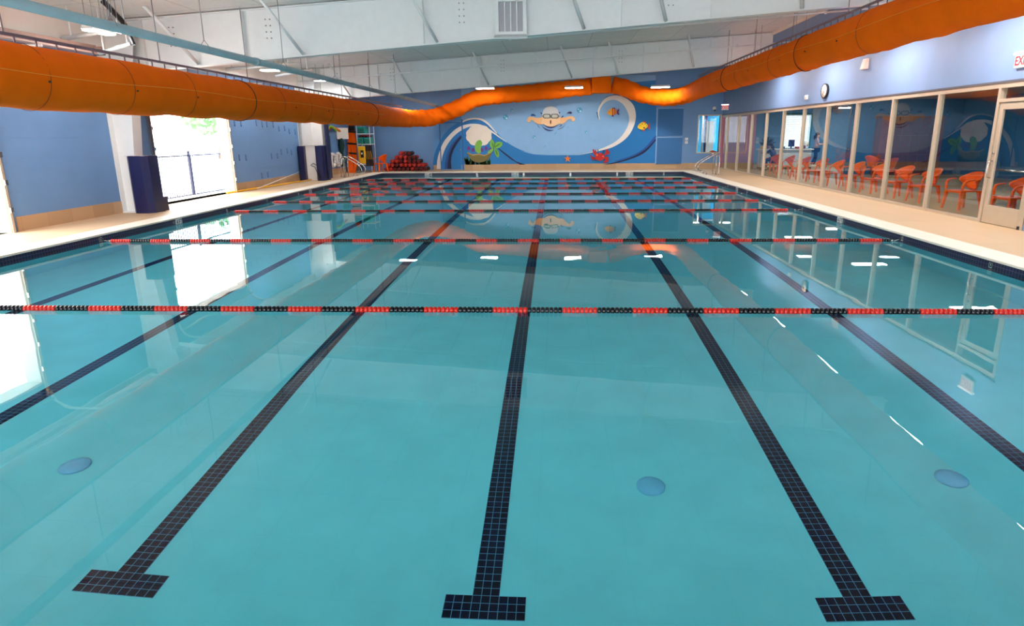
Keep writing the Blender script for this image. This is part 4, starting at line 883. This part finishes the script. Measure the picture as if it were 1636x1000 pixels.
c = dup(first, 'orange armchair behind the far window of the back room'); c.location = (8.3, 31.9, ZD+.32); c.rotation_euler = (0, 0, -1.2); del c['group']; c.location = (8.3, 32.0, ZD)

# ------------------------------------------------------------ lobby furniture
counter_m = mat('pale grey counter panel', rgb(205, 212, 212), .5, var=.03)
t = thing('reception_counter', 'pale grey reception counter with a white top behind the glass', 'counter', (10.65, 29.4, ZD))
b = MB(); b.box((-.9, 0, .1), (-.35, .5, .9)); b.box((-.35, .15, .1), (1.5, .6, .9)); b.build('front_panels', counter_m, t)
b = MB(); b.box((-.9, .03, 0), (1.5, .5, .1)); b.build('plinth', dark, t)
b = MB(); b.box((-.96, -.08, .9), (-.3, .6, .95), .008); b.box((-.3, .08, .9), (1.58, .7, .95), .008); b.build('counter_top', white_paint, t)
CT = ZD+.95
t = thing('monitor', 'dark computer monitor on the counter in front of the blind', 'monitor', (11.25, 29.75, CT))
b = MB(); b.box((-.14, -.02, .10), (.14, .02, .42), .006); b.build('screen', mat('navy screen back', rgb(30, 40, 90), .4), t)
b = MB(); b.box((-.03, -.01, 0), (.03, .03, .12)); b.box((-.1, -.08, 0), (.1, .08, .015)); b.build('stand', black, t)
for x, w, h, m, lb in ((10.85, .12, .12, black, 'small black box on the counter left of the monitor'), (11.5, .16, .10, mat('red tray', rgb(160, 40, 50), .5), 'small dark red tray on the counter right of the monitor'), (11.8, .14, .15, mat('wine folder', rgb(120, 40, 60), .5), 'wine coloured box at the right end of the counter top')):
    b = MB(); b.box((x-w/2, 29.6, CT), (x+w/2, 29.75, CT+h), .01); tag(b.build('desk_box', m), lb, 'box')
t = thing('lamp_shade_lamp', 'small white lamp at the right end of the counter', 'lamp', (12.0, 29.9, CT))
b = MB(); b.lathe([(.07, 0), (.02, .02), (.015, .12)], n=12); b.build('base', tan_metal, t)
b = MB(); b.lathe([(.15, .1), (.10, .38)], n=16); b.build('shade', white_paint, t)
t = thing('potted_plant', 'dark leafy potted plant at the left end of the counter', 'plant', (10.05, 29.65, CT))
b = MB(); b.lathe([(.001, 0), (.10, 0), (.14, .2), (.12, .2), (.001, .17)], n=14); b.build('pot', mat('terracotta pot', rgb(150, 110, 110), .7), t)
b = MB(); random.seed(7)
for k in range(90):
    a = random.uniform(0, 2*PI); l = random.uniform(.25, .6); e = random.uniform(.3, 1.4); d = Vector((math.cos(a)*math.cos(e), math.sin(a)*math.cos(e), math.sin(e))); s = d.cross(Vector((0, 0, 1))).normalized()*.03; p = Vector((0, 0, .18))
    b.poly([p-s*.4, p+d*l*.6-s, p+d*l-Vector((0, 0, .08)), p+d*l*.6+s, p+s*.4])
b.build('leaves', mat('dark green leaves', rgb(30, 60, 62), .5, var=.3), t)
b = MB(); b.lathe([(.001, 0), (.05, 0), (.055, .12), (.03, .14), (.001, .14)], c=(9.78, 29.5, CT+.0), n=12); tag(b.build('yellow_bottle', yellow_plastic), 'small yellow bottle at the left edge of the counter', 'bottle')
# brown lockers
t = thing('locker_bank', 'dark reddish brown bank of lockers seen through the glass', 'lockers', (14.15, 25.1, ZD))
brown = mat('reddish brown laminate', rgb(128, 62, 58), .45, var=.1); brown2 = mat('darker brown laminate', rgb(100, 46, 46), .45, var=.1)
b = MB(); b.box((-1.2, 0, 0), (1.25, .45, 2.3)); b.build('carcass', brown, t)
for i in range(5):
    for j in range(3):
        b = MB(); b.box((-.72+i*.36, -.02, .08+j*.74), (-.72+i*.36+.345, 0, .08+j*.74+.725), .004); d = b.build('locker_door', brown2, t)
        h = MB(); h.box((-.44+i*.36, -.035, .40+j*.74), (-.42+i*.36, -.02, .48+j*.74)); h.build('handle', steel, d)

# ------------------------------------------------------------ people (one skinned surface each)
def skin_obj(name, verts, edges, radii, m, parent, root=0, sub=2):
    me = bpy.data.meshes.new(name); me.from_pydata(verts, edges, []); o = bpy.data.objects.new(name, me); C.objects.link(o)
    md = o.modifiers.new('skin', 'SKIN'); sk = me.skin_vertices[0].data
    for i, r in enumerate(radii):
        sk[i].radius = (r, r) if not hasattr(r, '__len__') else r; sk[i].use_root = (i == root)
    md.use_smooth_shade = True
    s = o.modifiers.new('sub', 'SUBSURF'); s.levels = sub; s.render_levels = sub
    bpy.context.view_layer.update(); dg = bpy.context.evaluated_depsgraph_get()
    m2 = bpy.data.meshes.new_from_object(o.evaluated_get(dg)); bpy.data.objects.remove(o); m2.materials.clear(); m2.materials.append(m)
    o = bpy.data.objects.new(name, m2); C.objects.link(o); o.parent = parent
    return o
skin = mat('skin', rgb(214, 160, 132), .5, var=.03)
def person(lb, loc, rz, J, shirt, pants, hair, shoes):
    """J: joint name -> local point; the front is local +X"""
    t = thing('person', lb, 'person', loc, rz)
    names_ = ['pelvis', 'waist', 'chest', 'neck', 'head', 'crown', 'shl', 'ell', 'wrl', 'hal', 'shr', 'elr', 'wrr', 'har', 'hpl', 'knl', 'anl', 'tol', 'hpr', 'knr', 'anr', 'tor']
    rad = dict(pelvis=(.15, .12), waist=(.125, .10), chest=(.14, .115), neck=.052, head=.085, crown=.075, shl=.055, ell=.040, wrl=.027, hal=.030, shr=.055, elr=.040, wrr=.027, har=.030, hpl=.088, knl=.058, anl=.038, tol=.032, hpr=.088, knr=.058, anr=.038, tor=.032)
    E = [('pelvis', 'waist'), ('waist', 'chest'), ('chest', 'neck'), ('neck', 'head'), ('head', 'crown'), ('chest', 'shl'), ('shl', 'ell'), ('ell', 'wrl'), ('wrl', 'hal'), ('chest', 'shr'), ('shr', 'elr'), ('elr', 'wrr'), ('wrr', 'har'), ('pelvis', 'hpl'), ('hpl', 'knl'), ('knl', 'anl'), ('anl', 'tol'), ('pelvis', 'hpr'), ('hpr', 'knr'), ('knr', 'anr'), ('anr', 'tor')]
    def sub(keys, grow, name, m, extra=None):
        ks = [k for k in names_ if k in keys]; idx = {k: i for i, k in enumerate(ks)}; vv = [J[k] for k in ks]; rr_ = []
        for k in ks:
            r = rad[k]; rr_.append(tuple(x+grow for x in r) if hasattr(r, '__len__') else r+grow)
        ee = [(idx[a], idx[c]) for a, c in E if a in idx and c in idx]
        if extra:
            for a, c, f, r in extra:
                vv.append(tuple(Vector(J[a]).lerp(Vector(J[c]), f))); rr_.append(r); ee.append((idx[a], len(vv)-1))
        return skin_obj(name, vv, ee, rr_, m, t)
    sub(names_, 0, 'body', skin)
    sub(['pelvis', 'waist', 'chest', 'shl', 'shr'], .016, 'top', shirt, [('shl', 'ell', .7, .062), ('shr', 'elr', .7, .062)])
    sub(['pelvis', 'hpl', 'knl', 'hpr', 'knr'], .018, 'trousers', pants, [('knl', 'anl', .93, .056), ('knr', 'anr', .93, .056)])
    h = Vector(J['crown']); hd = Vector(J['head']); b = MB(); b.ball(h+Vector((-.025, 0, .015)), (.105, .095, .10), 14, 10)
    b.ball(hd+Vector((-.085, 0, -.01)), (.055, .075, .11), 12, 8); b.tube([h+Vector((-.10, 0, -.02)), h+Vector((-.16, 0, -.08)), h+Vector((-.16, 0, -.2)), h+Vector((-.14, 0, -.26))], .03, 8, radii=[.03, .042, .035, .01]); b.build('hair', hair, t)
    f = hd.lerp(h, .45)
    for s in (-1, 1):
        b = MB(); b.ball(f+Vector((.078, s*.03, .005)), (.008, .012, .008), 8, 6); b.build('eye', black, t)
        b = MB(); b.ball(f+Vector((-.0, s*.088, -.01)), (.018, .01, .028), 8, 6); b.build('ear', skin, t)
    b = MB(); b.ball(f+Vector((.095, 0, -.025)), (.018, .012, .022), 8, 6); b.build('nose', skin, t)
    b = MB(); b.ball(f+Vector((.078, 0, -.065)), (.008, .024, .006), 8, 6); b.build('mouth', mat('lips', rgb(170, 80, 80), .5), t)
    for s, hn, wr in ((1, 'hal', 'wrl'), (-1, 'har', 'wrr')):
        p = Vector(J[hn]); d = (p-Vector(J[wr])).normalized(); sd = Vector((0, 0, 1)).cross(d).normalized()
        for k in range(4):
            o0 = p+sd*(k-1.5)*.018; l = (.055, .065, .06, .048)[k]
            b = MB(); b.tube([o0-d*.01, o0+d*l*.55, o0+d*l*.9-Vector((0, 0, .022))], .0085, 6); b.build('finger', skin, t)
        b = MB(); b.tube([p-sd*s*.02, p-sd*s*.045+d*.02, p-sd*s*.05+d*.045], .01, 6); b.build('thumb', skin, t)
    for an, to in (('anl', 'tol'), ('anr', 'tor')):
        a, c = Vector(J[an]), Vector(J[to]); b = MB(); m_ = a.lerp(c, .5); b.ball((m_.x, m_.y, m_.z-.012), (.13, .05, .048), 12, 8); b.build('shoe', shoes, t)
    return t
J1 = dict(pelvis=(0, 0, .93), waist=(.01, 0, 1.07), chest=(.0, 0, 1.28), neck=(.01, 0, 1.43), head=(.03, 0, 1.52), crown=(.03, 0, 1.60),
          shl=(.0, .17, 1.34), ell=(.05, .20, 1.10), wrl=(.27, .12, 1.14), hal=(.34, .10, 1.17), shr=(.0, -.17, 1.34), elr=(.04, -.20, 1.10), wrr=(.25, -.11, 1.12), har=(.32, -.09, 1.15),
          hpl=(.0, .09, .86), knl=(.06, .10, .49), anl=(-.02, .10, .08), tol=(.11, .10, .035), hpr=(.0, -.09, .86), knr=(-.02, -.10, .48), anr=(-.20, -.10, .09), tor=(-.07, -.10, .035))
person('standing person in pale top and navy trousers, facing right, behind the glass', (13.2, 31.6, ZD), -.15, J1, mat('pale pink top', rgb(225, 200, 215), .7), mat('navy trousers', rgb(24, 50, 120), .7), mat('dark brown hair', rgb(40, 26, 30), .5), white_plastic)
J2 = dict(pelvis=(0, 0, .52), waist=(.03, 0, .66), chest=(.12, 0, .86), neck=(.18, 0, 1.0), head=(.22, 0, 1.08), crown=(.23, 0, 1.16),
          shl=(.14, .17, .92), ell=(.30, .22, .74), wrl=(.50, .16, .80), hal=(.57, .14, .81), shr=(.14, -.17, .92), elr=(.30, -.22, .74), wrr=(.50, -.16, .80), har=(.57, -.14, .81),
          hpl=(.05, .09, .50), knl=(.44, .11, .49), anl=(.44, .11, .08), tol=(.57, .11, .035), hpr=(.05, -.09, .50), knr=(.44, -.11, .49), anr=(.42, -.11, .08), tor=(.55, -.11, .035))
person('seated person in navy leaning towards the counter, seen behind the row of orange chairs', (9.95, 28.2, ZD), 2.3, J2, mat('navy top', rgb(22, 34, 84), .7), mat('navy trousers', rgb(24, 50, 120), .7), mat('dark brown hair', 0), black)
b = MB(); b.lathe([(.001, .0), (.19, 0), (.19, .03), (.03, .04), (.03, .32), (.2, .34), (.2, .375), (.001, .375)], n=16); o = b.build('stool', dark); o.location = (9.95, 28.2, ZD); tag(o, 'dark round stool under the seated person at the counter', 'stool')

# ------------------------------------------------------------ handrails at the far corners
def handrail(loc, s, lb):
    t = thing('handrail', lb, 'handrail', loc)
    for y in (-.26, .26):
        b = MB(); b.tube(catmull([(-s*.42, y, 0), (-s*.42, y, .62), (-s*.36, y, .80), (-s*.22, y, .84), (s*.25, y, .56), (s*.42, y, .42), (s*.46, y, .28), (s*.38, y, .16), (s*.18, y, .14), (s*.10, y, .08), (s*.1, y, 0)], 6), .021, 8); b.build('rail', steel, t)
        b = MB(); b.tube([(-s*.30, y, 0), (-s*.30, y, .81)], .018, 8); b.build('upright', steel, t)
        for x in (-.42, -.30, .1):
            b = MB(); b.lathe([(.05, 0), (.045, .015), (.022, .03)], c=(s*x, y, 0), n=12); b.build('floor_flange', steel, t)
handrail((-8.66, 25.6, ZD+.0), 1, 'chrome stair handrail on the deck at the far left corner of the pool')
handrail((6.42, 26.0, ZD+.0), -1, 'chrome stair handrail on the deck at the far right corner of the pool')

# ------------------------------------------------------------ rescue and storage corner
for y, z, lb in ((26.75, .80, 'white ring buoy on the left wall, left of the pair'), (27.45, .80, 'white ring buoy on the left wall, right of the pair')):
    t = thing('ring_buoy', lb, 'ring buoy', (WL+.13, y, z))
    b = MB(); b.torus((0, 0, 0), .25, .085, 'X', 28, 10); b.build('ring', white_plastic, t)
    for k in range(4):
        a = PI/4+k*PI/2; b = MB(); b.tube([(.0+.09*math.cos(q), .25*math.cos(a)+.09*math.sin(q)*math.cos(a), .25*math.sin(a)+.09*math.sin(q)*math.sin(a)) for q in [2*PI*j/14 for j in range(14)]], .012, 5, loop=True); b.build('band', mat('pale grey rope', rgb(200, 190, 185), .8), t)
for (y0, y1, h, col, dz, lb) in ((26.05, 28.1, .16, rgb(250, 130, 20), 0, 'orange foam noodle bent in an arc on the left wall'), (25.95, 27.2, .12, rgb(150, 220, 60), .05, 'lime green foam noodle behind the orange one on the left wall')):
    nx = .12 if dz == 0 else .23; b = MB(); b.tube(catmull([(WL+nx, y0, 1.95+dz), (WL+nx, (y0*3+y1)/4, 2.12+dz), (WL+nx, (y0+y1)/2, 2.12+h*.6+dz), (WL+nx, (y0+3*y1)/4, 2.14+dz), (WL+nx, y1, 2.02+dz)], 6), .045, 10); tag(b.build('pool_noodle', mat('noodle %.2f' % col[0], col, .8)), lb, 'pool noodle')
b = MB(); b.hexa([(WL+.02, 27.75, 1.70), (WL+.05, 27.75, 1.70), (WL+.35, 28.4, 1.70), (WL+.32, 28.4, 1.70)], [(WL+.02, 27.75, 2.2), (WL+.05, 27.75, 2.2), (WL+.35, 28.4, 2.2), (WL+.32, 28.4, 2.2)]); tag(b.build('notice_board', white_paint), 'plain white board above the ring buoys', 'board')
b = MB(); b.hexa([(WL+.0, 26.2, 2.0), (WL+.03, 26.2, 2.0), (WL+.03, 27.9, 2.0), (WL, 27.9, 2.0)], [(WL, 26.5, 2.14), (WL+.03, 26.5, 2.14), (WL+.03, 27.6, 2.14), (WL, 27.6, 2.14)]); b.box((WL, 26.9, 1.15), (WL+.03, 26.94, 1.85)); tag(b.build('blue_wall_piece', mat('steel blue piece', rgb(80, 120, 175), .5)), 'flat blue piece on the left wall under the bent noodles', 'bracket')  # flat piece below the noodles, a darker blue than the wall
# mesh basket tower
t = thing('mesh_bag', 'tall dark green mesh bag hanging between the ring buoys and the orange board', 'mesh bag', (-9.92, 28.0, .45))
b = MB(); rs = []
for i in range(9):
    w = .13+.05*math.sin(i*1.3); rs.append([Vector((w*math.cos(a)*.8, w*math.sin(a), i*.16)) for a in [2*PI*k/10 for k in range(10)]])
b.rings(rs); b.build('bag', mat('dark green mesh', rgb(18, 62, 58), .8, var=.4, scale=30), t)
b = MB(); b.tube([(0, 0, 1.28), (-.1, 0, 1.5)], .01, 6); b.build('cord', dark, t)
t = thing('spine_board', 'tall orange rescue board with black straps leaning in the far left corner', 'rescue board', (-9.68, 28.45, ZD))
b = MB(); b.prism([(-.16, 0, 0), (.14, 0, 0), (.19, .2, .35), (.2, .35, 1.4), (.14, .42, 2.0), (.08, .45, 2.42), (-.12, .45, 2.42), (-.18, .42, 2.0), (-.22, .35, 1.4), (-.2, .2, .35)], (0, .05, 0)); b.build('board', orange_plastic, t)
for z, y in ((1.9, .40), (1.35, .33), (.9, .26)):
    b = MB(); b.prism([(-.22, y-.02, z-.03), (.21, y-.03, z-.06), (.21, y-.03, z+.02), (-.22, y-.02, z+.05)], (0, .03, 0)); b.build('strap', black, t)
b = MB(); b.box((-.14, .36, 1.95), (.16, .42, 2.18), .02); b.build('head_block', black, t)
# shelf unit
sx0, sx1, sy0, sy1 = -9.42, -8.8, 28.75, 29.45
t = thing('storage_shelf', 'white wire shelving unit in the far left corner', 'shelving', (sx0, sy0, ZD))
for z in (.35, 1.30, 1.78, 2.2):
    b = MB(); b.box((0, 0, z), (sx1-sx0, sy1-sy0, z+.03)); b.build('shelf', white_paint, t)
for x in (0, sx1-sx0):
    for y in (0, sy1-sy0):
        b = MB(); b.cyl((x, y, 0), (x, y, 2.5), .014, 8); b.build('post', white_steel, t)
def basket(x0, x1, z, h, lb):
    t = thing('basket', lb, 'basket', ((x0+x1)/2, (sy0+sy1)/2, z)); w = (x1-x0)/2; d = .32
    b = MB(); b.hexa([(-w+.02, -d+.02, 0), (w-.02, -d+.02, 0), (w-.02, d-.02, 0), (-w+.02, d-.02, 0)], [(-w, -d, h), (w, -d, h), (w, d, h), (-w, d, h)]); b.build('tub', teal_plastic, t)
    b = MB()
    for i in range(5):
        for j in range(3): b.box((-w+.05+(2*w-.1)*i/5, -d-.004, .04+j*(h-.08)/3), (-w+.05+(2*w-.1)*(i+.6)/5, -d+.0, .04+(j+.55)*(h-.08)/3))
    b.build('slots', dark, t)
    b = MB(); b.box((-w-.01, -d-.012, h-.02), (w+.01, -d, h+.01)); b.build('rim', teal_plastic, t)
basket(-9.40, -9.02, ZD+1.81, .30, 'teal plastic basket on the upper shelf in the far left corner')
basket(-9.41, -9.13, ZD+1.33, .28, 'teal plastic basket on the middle shelf, left one')
basket(-9.10, -8.81, ZD+1.33, .28, 'teal plastic basket on the middle shelf, right one')
random.seed(5)
for i in range(7):
    b = MB(); x = -9.36+i*.085; b.tube([(x, 28.85, ZD+1.66+.05*(i % 2)), (x+.05, 29.0, ZD+1.70), (x, 29.2, ZD+1.66)], .035, 8); tag(b.build('dive_toy', red_float if i % 2 else black), 'small red or black dive toy lying in the baskets on the middle shelf', 'pool toy', 'dive toys in the middle shelf baskets')
t = thing('float_vest', 'yellow float vest with a black and white badge hanging under the shelf', 'float vest', (-9.18, 28.68, ZD+.42))
b = MB(); b.hexa([(-.17, -.06, 0), (.17, -.06, 0), (.17, .06, 0), (-.17, .06, 0)], [(-.21, -.05, .8), (.14, -.05, .8), (.14, .05, .8), (-.21, .05, .8)], .04); b.build('vest', yellow_plastic, t)
b = MB(); b.box((-.07, -.075, .28), (.07, -.06, .62)); b.build('badge', black, t); b = MB(); b.ball((-.01, -.078, .47), (.035, .008, .05), 10, 6); b.build('badge_mark', white_plastic, t)
for i, (x, c) in enumerate(((-8.98, (26, 22, 24)), (-8.90, (60, 30, 20)), (-8.82, (20, 20, 28)), (-8.74, (34, 22, 26)))):
    b = MB(); b.hexa([(x-.06, 28.62, ZD+.3), (x+.03, 28.62, ZD+.3), (x+.05, 28.8, ZD+.3), (x-.05, 28.8, ZD+.3)], [(x-.04, 28.66, ZD+1.28), (x+.03, 28.66, ZD+1.28), (x+.03, 28.72, ZD+1.28), (x-.04, 28.72, ZD+1.28)], .015)
    b.mi = 1; b.tube([(x-.03, 28.61, ZD+1.0), (x, 28.60, ZD+.8), (x+.03, 28.605, ZD+.62)], .008, 5)
    tag(b.build('swim_fins', [mat('dark cloth %d' % i, rgb(*c), .8), yellow_plastic]), 'dark pair of fins hanging from the lower shelf in the far left corner', 'swim fins', 'dark fins hanging under the shelf')
# heap of red and black foam dumbbells
random.seed(12)
def dumbbell(kind):
    b = MB(); b.mi = 0; b.cyl((-.12, 0, 0), (.12, 0, 0), .03, 8)
    b.mi = 1 if kind == 0 else 0
    for x in (-.13, .13): b.lathe([(.03, -.055), (.086, -.05), (.096, 0), (.086, .05), (.03, .055)], c=(x, 0, 0), n=10, axis='X')
    if kind == 0:
        b.mi = 0; b.torus((-.187, 0, 0), .06, .014, 'X', 10, 4)
    o = b.build('foam_dumbbell', [mat('dark red foam', rgb(176, 30, 16), .6, var=.15), mat('black foam', rgb(16, 12, 14), .6)]); me = o.data; bpy.data.objects.remove(o); return me
dmesh = [dumbbell(0), dumbbell(1)]
cnt = 0
for lay_, n in enumerate((10, 9, 7, 5, 3)):
    for i in range(n):
        for row in range(2):
            x = -7.38+.217*(i-(n-1)/2)+(.1085 if (n+lay_) % 2 else 0)*(1 if lay_ % 2 else 0)
            o = bpy.data.objects.new('foam_dumbbell', dmesh[0] if random.random() < .42 else dmesh[1]); C.objects.link(o)
            o.location = (x, 29.74+.40*row+random.uniform(-.012, .012), ZD+.098+lay_*.19); o.rotation_euler = (random.uniform(0, 6), 0, PI/2+random.uniform(-.05, .05)); o.rotation_mode = 'XYZ'
            tag(o, 'red and black foam dumbbell in the heap by the far wall', 'foam dumbbell', 'foam dumbbells heaped by the far wall')
